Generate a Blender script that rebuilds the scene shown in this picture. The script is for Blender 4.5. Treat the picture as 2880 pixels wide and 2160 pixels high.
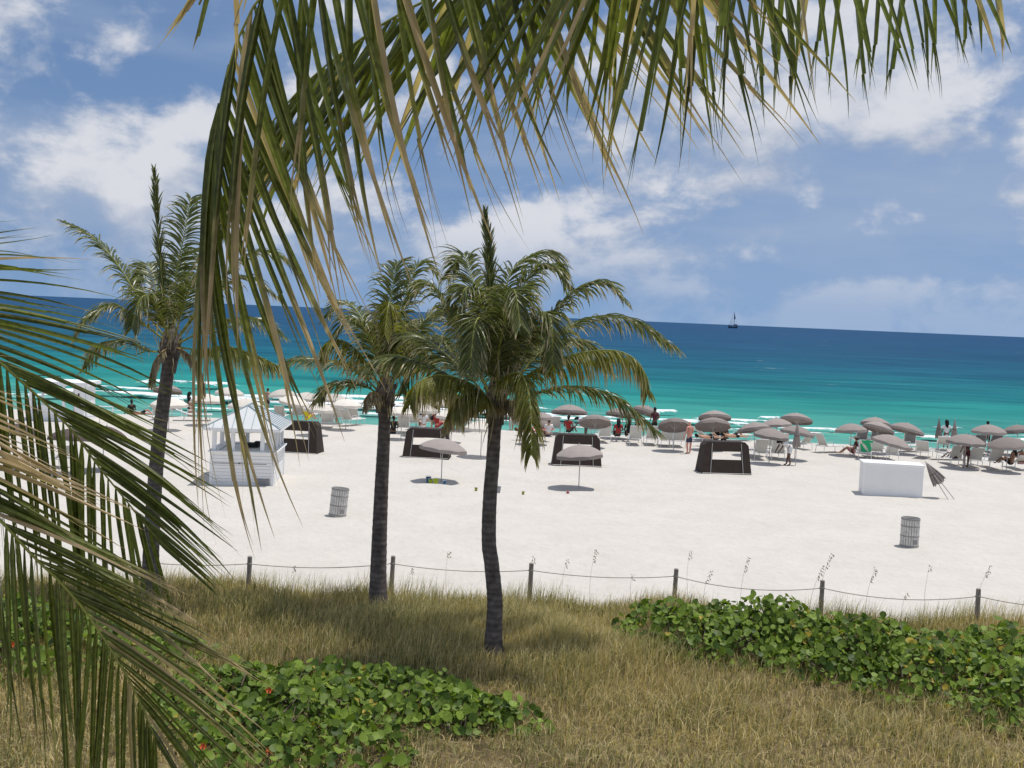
import bpy, bmesh, math, random
import numpy as np
from mathutils import Vector, Matrix
R = math.radians
rnd = random.Random(7)
scene = bpy.context.scene
for o in list(bpy.data.objects): bpy.data.objects.remove(o)
COL = scene.collection

# ------------------------------------------------------------------ camera
cam_d = bpy.data.cameras.new('camera'); cam = bpy.data.objects.new('camera', cam_d); COL.objects.link(cam)
cam_d.sensor_width = 36.0; cam_d.lens = 38.675; cam_d.clip_start = .05; cam_d.clip_end = 120000
cam.location = (0, 0, 7.0)
PITCH, ROLL = R(-3.556), R(2.4)
cam.rotation_euler = (Matrix.Rotation(R(90) + PITCH, 3, 'X') @ Matrix.Rotation(ROLL, 3, 'Z')).to_euler()
scene.camera = cam

# ------------------------------------------------------------------ sky, sun, exposure
SUN_EL, SUN_AZ = R(76.5), R(70)          # azimuth from +Y (sea) towards +X (right)
sun_dir = Vector((math.sin(SUN_AZ)*math.cos(SUN_EL), math.cos(SUN_AZ)*math.cos(SUN_EL), math.sin(SUN_EL)))
W = bpy.data.worlds.new('World'); scene.world = W; W.use_nodes = True
def build_world():
    nt = W.node_tree; N = nt.nodes; L = nt.links; N.clear()
    out = N.new('ShaderNodeOutputWorld'); bg = N.new('ShaderNodeBackground'); bg.inputs['Strength'].default_value = .11
    L.new(bg.outputs[0], out.inputs[0])
    tc = N.new('ShaderNodeTexCoord')
    sep = N.new('ShaderNodeSeparateXYZ'); L.new(tc.outputs['Generated'], sep.inputs[0])
    def m(op, a, b=None, c=None):
        n = N.new('ShaderNodeMath'); n.operation = op
        for i, v in enumerate((a, b, c)):
            if v is None: continue
            if isinstance(v, (int, float)): n.inputs[i].default_value = v
            else: L.new(v, n.inputs[i])
        return n.outputs[0]
    z = m('MAXIMUM', sep.outputs['Z'], 0.0)
    zz = m('ADD', m('MULTIPLY', z, .8), .26)
    cmb = N.new('ShaderNodeCombineXYZ'); L.new(sep.outputs['X'], cmb.inputs[0]); L.new(sep.outputs['Y'], cmb.inputs[1]); L.new(zz, cmb.inputs[2])
    nrm = N.new('ShaderNodeVectorMath'); nrm.operation = 'NORMALIZE'; L.new(cmb.outputs[0], nrm.inputs[0])
    sky = N.new('ShaderNodeTexSky'); sky.sky_type = 'NISHITA'; sky.sun_disc = False
    sky.sun_elevation = SUN_EL; sky.sun_rotation = SUN_AZ
    sky.air_density = 1.0; sky.dust_density = .35; sky.ozone_density = 2.5; sky.altitude = 0
    L.new(nrm.outputs[0], sky.inputs['Vector'])
    # clouds: billows seen low over the sea, lit from above
    def field(dz, off):
        el = m('ADD', m('MULTIPLY', sep.outputs['Z'], 1.6), dz)
        v = N.new('ShaderNodeCombineXYZ'); L.new(sep.outputs['X'], v.inputs[0]); L.new(sep.outputs['Y'], v.inputs[1]); L.new(el, v.inputs[2])
        mp = N.new('ShaderNodeMapping'); mp.inputs['Location'].default_value = off; L.new(v.outputs[0], mp.inputs['Vector'])
        a = N.new('ShaderNodeTexNoise'); a.inputs['Scale'].default_value = CLOUD_SCALE; a.inputs['Detail'].default_value = 9; a.inputs['Roughness'].default_value = .58
        a.inputs['Distortion'].default_value = .15
        L.new(mp.outputs[0], a.inputs['Vector'])
        b = N.new('ShaderNodeTexNoise'); b.inputs['Scale'].default_value = CLOUD_SCALE*.42; b.inputs['Detail'].default_value = 2
        L.new(mp.outputs[0], b.inputs['Vector'])
        return m('ADD', m('MULTIPLY', a.outputs[0], .62), m('MULTIPLY', b.outputs[0], .45))
    f0 = field(0.0, CLOUD_OFF); f1 = field(.07, CLOUD_OFF)
    # fewer clouds right over the horizon
    fade = N.new('ShaderNodeMapRange'); fade.interpolation_type = 'SMOOTHSTEP'
    fade.inputs['From Min'].default_value = .01; fade.inputs['From Max'].default_value = .09; L.new(z, fade.inputs['Value'])
    mr = N.new('ShaderNodeMapRange'); mr.interpolation_type = 'SMOOTHSTEP'
    mr.inputs['From Min'].default_value = CLOUD_LO; mr.inputs['From Max'].default_value = CLOUD_HI; L.new(f0, mr.inputs['Value'])
    dens = m('MULTIPLY', m('MULTIPLY', mr.outputs[0], .92), m('ADD', m('MULTIPLY', fade.outputs[0], .8), .2))
    lit = N.new('ShaderNodeMapRange'); lit.interpolation_type = 'SMOOTHSTEP'; lit.inputs['From Min'].default_value = -.11; lit.inputs['From Max'].default_value = .12
    L.new(m('SUBTRACT', f0, f1), lit.inputs['Value'])
    cc = N.new('ShaderNodeMix'); cc.data_type = 'RGBA'; L.new(lit.outputs[0], cc.inputs['Factor'])
    cc.inputs[6].default_value = CLOUD_SHADE; cc.inputs[7].default_value = CLOUD_LIT
    tint = N.new('ShaderNodeMix'); tint.data_type = 'RGBA'; tint.blend_type = 'MULTIPLY'; tint.inputs['Factor'].default_value = 1
    L.new(sky.outputs[0], tint.inputs[6]); tint.inputs[7].default_value = SKY_TINT
    # thin high veil
    vn = N.new('ShaderNodeTexNoise'); vn.inputs['Scale'].default_value = 3.2; vn.inputs['Detail'].default_value = 6
    vm = N.new('ShaderNodeMapping'); vm.inputs['Scale'].default_value = (1, 1, 4); vm.inputs['Location'].default_value = (.6, .2, 1.1); L.new(tc.outputs['Generated'], vm.inputs['Vector']); L.new(vm.outputs[0], vn.inputs['Vector'])
    vr = N.new('ShaderNodeMapRange'); vr.interpolation_type = 'SMOOTHSTEP'; vr.inputs['From Min'].default_value = .36; vr.inputs['From Max'].default_value = .68; vr.inputs['To Max'].default_value = .5; L.new(vn.outputs[0], vr.inputs['Value'])
    veil = N.new('ShaderNodeMix'); veil.data_type = 'RGBA'; L.new(m('MULTIPLY', vr.outputs[0], m('ADD', m('MULTIPLY', fade.outputs[0], .75), .25)), veil.inputs['Factor']); L.new(tint.outputs[2], veil.inputs[6]); veil.inputs[7].default_value = (3.9, 4.6, 5.8, 1)
    mix = N.new('ShaderNodeMix'); mix.data_type = 'RGBA'; L.new(dens, mix.inputs['Factor'])
    L.new(veil.outputs[2], mix.inputs[6]); L.new(cc.outputs[2], mix.inputs[7])
    L.new(mix.outputs[2], bg.inputs['Color'])
CLOUD_SCALE, CLOUD_OFF, CLOUD_LO, CLOUD_HI = 10.5, (3.1, 1.7, .35), .48, .60
CLOUD_SHADE, CLOUD_LIT, SKY_TINT = (3.5, 4.1, 5.3, 1), (6.6, 6.7, 7.1, 1), (.94, .97, 1.0, 1)
build_world()
sun_d = bpy.data.lights.new('sun', 'SUN'); sun_d.energy = 3.6; sun_d.angle = R(.53); sun_d.color = (1, .965, .91)
sun = bpy.data.objects.new('sun', sun_d); COL.objects.link(sun); sun.rotation_euler = sun_dir.to_track_quat('Z', 'Y').to_euler()
scene.view_settings.view_transform = 'Standard'; scene.view_settings.look = 'None'
scene.view_settings.exposure = 0.0; scene.view_settings.gamma = 1.0; scene.view_settings.use_curve_mapping = False
scene.render.engine = 'CYCLES'; scene.cycles.use_denoising = True
scene.cycles.max_bounces = 8; scene.cycles.transparent_max_bounces = 12; scene.cycles.caustics_reflective = False; scene.cycles.caustics_refractive = False

# ------------------------------------------------------------------ world positions (metres; camera stands at the origin, sea along +Y)
UMBRELLAS = [(18.93, 60.83, 1.84, -4, 4, 'g', 'grey umbrella alone on its pole at the water edge, left of the three overlapping ones'),
 (21.93, 65.97, 1.8, 4, 8, 'g', 'rearmost grey umbrella peeking over the dark one in the overlapping trio near the water'),
 (20.94, 62.58, 1.8, 15, 10, 'g', 'middle grey umbrella of the overlapping trio, its dark underside facing the beach'),
 (22.68, 62.95, 1.9, 13, 6, 'g', 'grey umbrella tilted right at the right end of the trio by the surf'),
 (19.07, 54.95, 2.04, 13, -2, 'g', 'wide grey umbrella slanting down right just above the storage box and chairs'),
 (27.99, 64.14, 2.09, 0, 0, 'g', 'pale grey umbrella upright on a tall pole in front of the surf'),
 (23.82, 57.25, 1.95, 2, -2, 'g', 'pale grey umbrella between the two rolled up ones and the tall pole'),
 (29.99, 64.79, 1.8, -5, 10, 'g', 'dark underside grey umbrella cut off at the right picture edge, farther one'),
 (25.64, 56.38, 2.1, -6, -2, 'g', 'grey umbrella low at the right picture edge over the seated people'),
 (12.29, 66.0, 2.03, 0, 16, 'g', 'grey umbrella showing above and behind another one beside the shirtless man'),
 (11.23, 60.68, 1.91, 0, 22, 'g', 'grey umbrella with its dark underside facing the beach, right of the shirtless man'),
 (17.33, 66.6, 1.95, 6, 16, 'g', 'topmost grey umbrella of the cluster of five near the sea'),
 (15.12, 62.23, 1.8, -4, 4, 'g', 'grey umbrella in the middle of the cluster of five, behind the front two'),
 (13.16, 58.88, 1.8, -8, 12, 'g', 'leftmost grey umbrella of the cluster of five, dark underside to the left'),
 (15.09, 57.82, 1.82, 9, 4, 'g', 'rightmost grey umbrella of the cluster of five, behind the rolled up one'),
 (13.21, 55.55, 1.83, 5, -2, 'g', 'front grey umbrella of the cluster of five above the paired loungers'),
 (3.52, 65.86, 2.12, 0, 10, 'g', 'grey umbrella seen through the hanging fringe of the middle palm'),
 (4.61, 59.58, 1.8, 0, 24, 'g', 'dark underside grey umbrella half hidden below the drooping palm frond'),
 (8.26, 67.58, 1.8, 18, 12, 'g', 'grey umbrella at the tip of the drooping palm frond'), (8.91, 59.41, 1.8, 0, 26, 'g', 'grey umbrella tipped back behind the shirtless man'),
 (-5.93, 59.68, 1.8, 0, 2, 'c', 'beige umbrella right behind the left back corner of the second brown cabana'),
 (-4.98, 61.84, 1.8, 0, 2, 'c', 'beige umbrella behind the drooping yellow palm frond left of the middle trunk'),
 (-14.29, 68.63, 1.8, -4, 2, 'c', 'cream umbrella close to the wading man, above the right slope of the kiosk roof'),
 (-10.79, 66.75, 1.8, 3, 0, 'c', 'cream umbrella before the foam midway between kiosk and second palm trunk'),
 (-5.73, 66.92, 1.8, 2, 0, 'c', 'cream umbrella far back between the two middle palm trunks, left one'),
 (-4.15, 66.57, 1.8, -3, 2, 'c', 'cream umbrella far back between the two middle palm trunks, middle one'),
 (-2.75, 65.59, 1.8, 0, 2, 'c', 'cream umbrella far back just left of the slim palm trunk'), (-3.18, 59.33, 1.8, 0, 0, 'c', 'beige umbrella over the light blue towel lounger'),
 (1.51, 60.06, 1.8, -4, 6, 'g', 'grey umbrella right of the slim palm trunk under the low fronds'), (6.46, 64.82, 1.8, 6, 10, 'g', 'grey umbrella behind the woman in red'),
 (-1.39, 53.73, 1.8, 0, 0, 'c', 'beige umbrella on a bare pole beside the middle palm trunk, canopy behind the crown'),
 (-17.6, 68.37, 1.8, 3, 0, 'c', 'cream umbrella behind the hanging frond, above the left side of the kiosk roof'),
 (-14.62, 60.48, 1.99, 0, 0, 'c', 'cream umbrella directly behind the peak of the kiosk roof'),
 (-12.66, 63.68, 1.88, 10, -3, 'c', 'cream umbrella tilted right over the chair with the yellow towel'),
 (-12.44, 66.77, 1.8, 4, 0, 'c', 'cream umbrella farthest back of those right of the kiosk, against the foam'),
 (-10.52, 60.0, 1.81, 3, 0, 'c', 'cream umbrella in front, right of the yellow towel'), (-9.5, 63.27, 1.8, 0, 0, 'c', 'cream umbrella just left of the second palm trunk'),
 (-17.38, 62.57, 1.8, 2, 0, 'c', 'cream umbrella beside the woman in black, left of the hanging frond'),
 (-21.44, 68.34, 1.8, 0, 14, 'g', 'small grey umbrella behind the left palm trunk near the water'), (-18.52, 59.4, 1.9, 0, 0, 'c', 'cream umbrella right behind the left palm trunk'),
 (-16.52, 44.52, 1.8, 6, 10, 'd', 'dark brown umbrella behind the left fronds, left of the left trunk'),
 (-17.27, 43.09, 1.8, 0, 8, 'd', 'dark brown umbrella over the shaded lounger behind the left fronds'),
 (-20.03, 44.17, 1.8, -3, 8, 'd', 'dark brown umbrella at the left picture edge behind the fronds'),
 (-2.77, 45.39, 2.0, 6, 2, 'g', 'grey umbrella alone on open sand by the toy buckets, before the second cabana'),
 (2.93, 45.07, 1.98, -5, 0, 'g', 'grey umbrella alone on open sand in front of the third cabana')]
CLOSED = [(26.049, 66.563, 1.9, 'rolled up grey umbrella at the water edge, left of the pair'), (28.62, 70.635, 2.0, 'rolled up grey umbrella at the water edge, right of the pair'),
 (14.517, 55.383, 2.2, 'rolled up grey umbrella standing beside the person in the white shirt')]
LOUNGERS = [(13.096, 56.94, 3, 62, 'w', 'front left sling lounger of the four beside the fourth cabana'), (14.08, 57.253, -2, 62, 'w', 'front right sling lounger of the four beside the fourth cabana'),
 (14.211, 60.5, 0, 62, 'w', 'rear left sling lounger of the four under the front umbrella'), (15.13, 60.808, 0, 62, 'w', 'rear right sling lounger of the four under the front umbrella'),
 (17.746, 61.686, -62, 58, 'w', 'sling lounger turned right, standing apart on the sand left of the storage box'),
 (17.031, 62.928, 30, 50, 'w', 'sling lounger behind the rolled up umbrella and the person in white'),
 (5.361, 61.842, 8, 64, 'w', 'leftmost sling lounger in the row right of the third cabana'), (7.05, 61.288, 0, 66, 'w', 'second sling lounger in the row right of the third cabana'),
 (8.04, 61.638, 0, 66, 'w', 'third sling lounger in the row right of the third cabana'), (8.787, 61.144, 0, 66, 'w', 'fourth sling lounger in the row, left of the shirtless man'),
 (9.492, 61.203, 0, 66, 'w', 'sling lounger directly behind the shirtless man'), (20.148, 59.89, 0, 60, 'w', 'left sling lounger with its back showing over the storage box'),
 (20.78, 59.313, 0, 60, 'w', 'right sling lounger with its back showing over the storage box'),
 (19.294, 59.261, -10, 58, 'w', 'sling lounger under the bright green towel behind the storage box'),
 (23.876, 58.366, 4, 60, 'w', 'lounger left of the front three near the right edge, person in black beside it'),
 (24.648, 57.712, 0, 58, 'w', 'middle lounger of the front three near the right edge'), (25.564, 57.44, 0, 58, 'w', 'right lounger of the front three near the right edge'),
 (26.985, 57.609, 0, 30, 'w', 'low lounger cut by the right picture edge in front'),
 (21.142, 65.708, 0, 66, 'd', 'dark backed lounger left under the slanting umbrella behind the green towel'),
 (22.045, 65.811, 0, 66, 'd', 'dark backed lounger right under the slanting umbrella behind the green towel'),
 (23.953, 65.415, -15, 64, 'd', 'lounger with a tall dark edged back at the right end of the slanting umbrella'),
 (22.964, 64.051, -75, 14, 'w', 'flat lounger lying sideways behind the storage box'), (24.255, 60.847, -80, 10, 'w', 'flat empty lounger left of the front three near the right edge'),
 (23.14, 61.035, -30, 50, 'w', 'lounger with a grey back alone right of the storage box'), (25.93, 65.261, -20, 40, 'w', 'lounger beside the rolled up umbrella pair'),
 (27.957, 65.128, 0, 62, 'd', 'grey backed lounger under the upright pale umbrella, left one'),
 (28.982, 65.268, 0, 62, 'd', 'grey backed lounger under the upright pale umbrella, right one'), (-6.115, 62.385, 5, 58, 'w', 'sling lounger at the left side of the second cabana'),
 (-5.659, 65.124, -10, 50, 'w', 'sling lounger just behind the second cabana'), (-3.881, 66.071, -70, 20, 'w', 'flat lounger with light blue towel right of the second cabana'),
 (-2.414, 66.668, -75, 12, 'w', 'flat lounger between the second cabana and the middle trunk'), (1.215, 63.982, -70, 25, 'w', 'flat lounger with pink towel right of the middle trunk'),
 (-13.194, 67.718, 4, 62, 'w', 'sling lounger left of the yellow towel under the cream umbrella'), (-10.609, 63.217, 6, 60, 'w', 'front sling lounger right of the first cabana'),
 (-9.732, 65.36, -30, 50, 'w', 'sling lounger turned right beside the second palm trunk'),
 (-20.514, 66.737, 40, 50, 'w', 'sling lounger behind the left palm trunk under the cream umbrella'), (-19.03, 64.518, -70, 20, 'w', 'flat lounger on the sand left of the kiosk'),
 (-18.454, 44.717, 70, 45, 'w', 'shaded lounger behind the left fronds under the dark umbrella'),
 (-6.025, 70.246, 5, 58, 'w', 'sling lounger far back under the left cream umbrella between the palms'),
 (-5.396, 71.046, -4, 60, 'w', 'sling lounger far back between two cream umbrellas behind the second cabana'),
 (-4.388, 70.964, 0, 58, 'w', 'sling lounger far back under the middle cream umbrella between the palms'),
 (-3.567, 68.788, -60, 40, 'w', 'turned sling lounger behind the light blue towel lounger'), (-3.015, 71.565, 3, 60, 'w', 'sling lounger far back left of the slim palm trunk'),
 (0.313, 67.088, 0, 60, 'w', 'sling lounger just right of the slim palm trunk'), (1.986, 67.762, -10, 58, 'w', 'sling lounger behind the pink sunbather'),
 (1.946, 64.267, 4, 60, 'w', 'sling lounger under the low fronds left of the third cabana'),
 (2.648, 65.411, -4, 60, 'w', 'second sling lounger under the low fronds left of the third cabana'), (5.054, 65.454, 0, 62, 'w', 'sling lounger behind the right corner of the third cabana'),
 (-15.135, 71.655, 0, 60, 'w', 'sling lounger above the right slope of the kiosk roof'), (-12.404, 67.07, -5, 60, 'w', 'sling lounger beside the person in the yellow towel'),
 (-10.877, 68.743, 5, 60, 'w', 'sling lounger behind the front one right of the first cabana'), (-10.26, 71.131, 0, 60, 'w', 'sling lounger far back at the second palm trunk'),
 (-20.722, 64.33, 10, 55, 'w', 'sling lounger left of the left palm trunk'), (27.192, 64.871, 0, 60, 'w', 'sling lounger far back under the pale umbrella by the rolled pair'),
 (29.437, 64.027, 0, 60, 'w', 'sling lounger behind the seated pair at the right edge'), (11.503, 64.94, -68, 35, 'w', 'lounger carrying the sunbather right of the shirtless man'),
 (13.393, 66.054, -70, 12, 'w', 'lounger carrying the sunbather behind the fourth cabana'),
 (3.701, 66.269, -65, 20, 'w', 'lounger with dark cloth behind the third cabana, left of the bending person'), (6.284, 64.204, -70, 16, 'w', 'lounger below the seated woman in red')]
PEOPLE = [(9.608, 58.61, 0, 'stand', 35, 'pink', 'bald', None, 'navy', 'shirtless man in dark shorts standing beside the row of loungers'),
 (14.133, 55.265, 0, 'bend', 100, 'dark', 'black', 'white', 'white', 'person in a white shirt stooping next to the rolled up umbrella'),
 (11.346, 62.792, 0.38, 'lie', -70, 'tan', 'black', None, 'black', 'sunbather with bent knees on the lounger right of the shirtless man'),
 (13.074, 64.064, 0.38, 'lie', -70, 'tan', 'black', None, 'black', 'sunbather stretched flat on the lounger behind the fourth cabana'),
 (12.393, 65.66, 0.1, 'sit', 10, 'dark', 'black', 'black', 'black', 'dark haired person sitting under the umbrella, left of a pair'),
 (12.773, 65.374, 0.1, 'sit', -20, 'dark', 'black', 'brown', 'black', 'dark haired person sitting under the umbrella, right of a pair'),
 (6.221, 63.178, 0.3, 'sit', 5, 'dark', 'bushy', 'red', 'black', 'long haired woman in a red top seated with her back to us'),
 (6.874, 63.428, 0.3, 'sit', 0, 'dark', 'bushy', 'black', 'black', 'long haired person in black seated right of the woman in red'),
 (7.534, 64.545, 0.3, 'sit', 10, 'dark', 'bushy', 'navy', 'navy', 'dark haired person in blue seated behind the drooping frond tip'),
 (3.443, 64.269, 0.3, 'sit', -30, 'dark', 'black', 'red', 'black', 'dark haired person in a red top behind the palm fringe'),
 (4.399, 63.502, 0, 'bend', 80, 'dark', 'black', 'lilac', 'navy', 'person in a lilac shirt bending over behind the third cabana'),
 (8.792, 66.883, 0, 'stand', 20, 'dark', 'black', 'maroon', 'black', 'person standing behind the tip of the drooping palm frond'),
 (-4.557, 65.127, 0, 'stand', 0, 'tan', 'black', 'black', 'black', 'person in a black top standing behind the second cabana'),
 (-5.075, 63.777, 0.3, 'sit', 15, 'tan', 'hat', 'white', 'white', 'person in a white hat seated behind the second cabana'),
 (-4.331, 65.069, 0.2, 'sit', -40, 'pink', 'black', 'red', 'red', 'person with pink arms beside the one in the black top'),
 (-6.357, 59.514, 0.3, 'sit', 20, 'dark', 'black', 'black', 'black', 'person in black seated left of the second cabana'),
 (-4.817, 69.203, 0.2, 'sit', 0, 'dark', 'black', 'teal', 'teal', 'person in teal seated far back behind the second cabana'),
 (1.04, 62.063, 0.38, 'lie', -70, 'pink', 'brown', 'pink', 'pink', 'sunbather in pink on the flat lounger right of the middle trunk'),
 (-2.981, 67.462, 0.3, 'sit', 10, 'tan', 'brown', 'lilac', 'white', 'person in lilac seated far back left of the slim palm trunk'),
 (-5.458, 66.393, 0.3, 'sit', -15, 'pink', 'black', 'navy', 'navy', 'person in navy seated far back under the left cream umbrella'),
 (2.137, 61.617, 0.3, 'sit', 20, 'tan', 'brown', 'white', 'navy', 'person in white seated under the low fronds left of the third cabana'),
 (0.071, 68.857, 0, 'stand', 40, 'tan', 'brown', None, 'red', 'person in red shorts standing right of the slim palm trunk'),
 (-11.76, 73.253, 0, 'stand', -30, 'tan', 'black', 'lightblue', 'white', 'person in light blue standing by the foam right of the kiosk'),
 (-12.081, 65.058, 0.3, 'sit', -30, 'tan', 'black', 'yellow', 'yellow', 'person wrapped in a bright yellow towel under the cream umbrella'),
 (-10.763, 63.745, 0.3, 'sit', 0, 'tan', 'black', 'white', 'white', 'dark haired person seated in the lounger right of the first cabana'),
 (-18.625, 83.807, -0.9, 'stand', -20, 'pink', 'brown', None, 'maroon', 'shirtless man wading in the surf above the kiosk roof'),
 (-21.396, 72.874, 0, 'stand', -60, 'tan', 'bushy', 'black', 'black', 'woman in black standing at the water edge left of the hanging frond'),
 (-19.912, 68.237, 0, 'bend', -80, 'tan', 'brown', 'cream', 'cream', 'stooping person in a pale suit in front of the woman in black'),
 (-24.276, 70.047, 0, 'sit', 40, 'dark', 'black', 'black', 'black', 'person in black sitting on the sand left of the left palm trunk'),
 (-23.886, 70.678, 0.05, 'lie', -80, 'pink', 'brown', None, 'black', 'sunbather lying on the sand left of the left palm trunk'),
 (23.939, 58.668, 0.32, 'sit', 30, 'dark', 'black', 'black', 'black', 'person in black sitting at the left of the front three loungers'),
 (24.108, 57.711, 0, 'stand', 15, 'dark', 'black', 'maroon', 'maroon', 'person in dark red standing between the front loungers near the right edge'),
 (27.155, 68.264, 0, 'stand', 0, 'dark', 'bushy', 'white', 'white', 'dark haired person at the water edge between the rolled up umbrellas'),
 (25.219, 59.233, 0.3, 'sit', 0, 'dark', 'black', 'white', 'white', 'dark haired person seated behind the front loungers near the right edge'),
 (29.27, 67.246, 0, 'stand', 0, 'dark', 'black', 'black', 'black', 'person in black beside the tall umbrella pole'),
 (26.224, 57.163, 0.3, 'sit', 40, 'brown', 'bushy', None, 'black', 'bare backed person sitting at the right edge, left of a pair'),
 (27.024, 57.741, 0.3, 'sit', -30, 'brown', 'black', None, 'red', 'bare backed person sitting at the right edge, right of a pair'),
 (19.343, 61.454, 0.05, 'sit', 60, 'tan', 'hat', 'maroon', 'pink', 'person in dark red sitting on the sand left of the green towel')]
POSTS = [(-9.575, 26.128), (-6.119, 26.026), (-2.749, 26.566), (0.649, 26.595), (4.187, 26.598), (7.632, 26.023), (11.346, 25.935), (14.85, 25.774)]
FROND_A = [(1.0, -0.35, 8.95), (0.98, 0.9, 9.0), (0.8, 2.0, 8.75), (0.52, 2.85, 8.5), (0.066, 3.35, 8.308), (-0.193, 3.6, 8.345), (-0.456, 3.72, 8.312), (-0.709, 3.78, 8.217), (-0.862, 3.82, 8.108),
 (-0.975, 3.86, 7.967), (-1.053, 3.92, 7.771), (-1.115, 4.0, 7.523), (-1.147, 4.05, 7.226)]
FROND_F = [(1.0, -0.35, 8.95), (0.75, 0.7, 9.35), (0.2, 1.8, 9.3), (-0.35, 2.5, 8.95), (-0.693, 3.0, 8.213), (-0.831, 3.15, 8.042), (-0.907, 3.2, 7.927), (-0.944, 3.22, 7.853)]
FROND_B = [(1.0, -0.35, 8.95), (0.9, 0.8, 9.1), (0.72, 1.8, 8.8), (0.271, 2.7, 8.128), (0.172, 3.2, 8.152), (0.007, 3.6, 8.172), (-0.215, 3.95, 8.166), (-0.548, 4.3, 8.099), (-0.929, 4.55, 7.87),
 (-1.223, 4.7, 7.511), (-1.326, 4.75, 7.325)]
FROND_C = [(1.0, -0.35, 8.95), (1.05, 0.8, 9.1), (0.92, 1.7, 8.75), (0.338, 2.6, 8.027), (0.593, 3.2, 8.156), (0.98, 3.7, 8.252), (1.359, 4.1, 8.333), (1.697, 4.4, 8.387), (1.919, 4.55, 8.367)]
FROND_D = [(-3.95, 4.85, 6.75), (-3.5, 4.87, 7.05), (-2.971, 4.9, 7.044), (-2.647, 4.95, 6.935), (-2.462, 5.0, 6.807), (-2.334, 5.0, 6.69), (-2.19, 5.0, 6.569), (-2.012, 5.0, 6.406),
 (-1.867, 5.0, 6.221), (-1.758, 5.0, 6.093), (-1.599, 5.0, 5.906)]
FROND_E = [(-3.95, 4.85, 6.7), (-3.119, 4.75, 6.793), (-2.513, 4.6, 6.412), (-2.272, 4.55, 6.195), (-2.092, 4.5, 6.069), (-1.946, 4.5, 5.916), (-1.858, 4.5, 5.838), (-1.741, 4.5, 5.711),
 (-1.622, 4.5, 5.541), (-1.512, 4.5, 5.357), (-1.41, 4.5, 5.124)]
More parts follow.
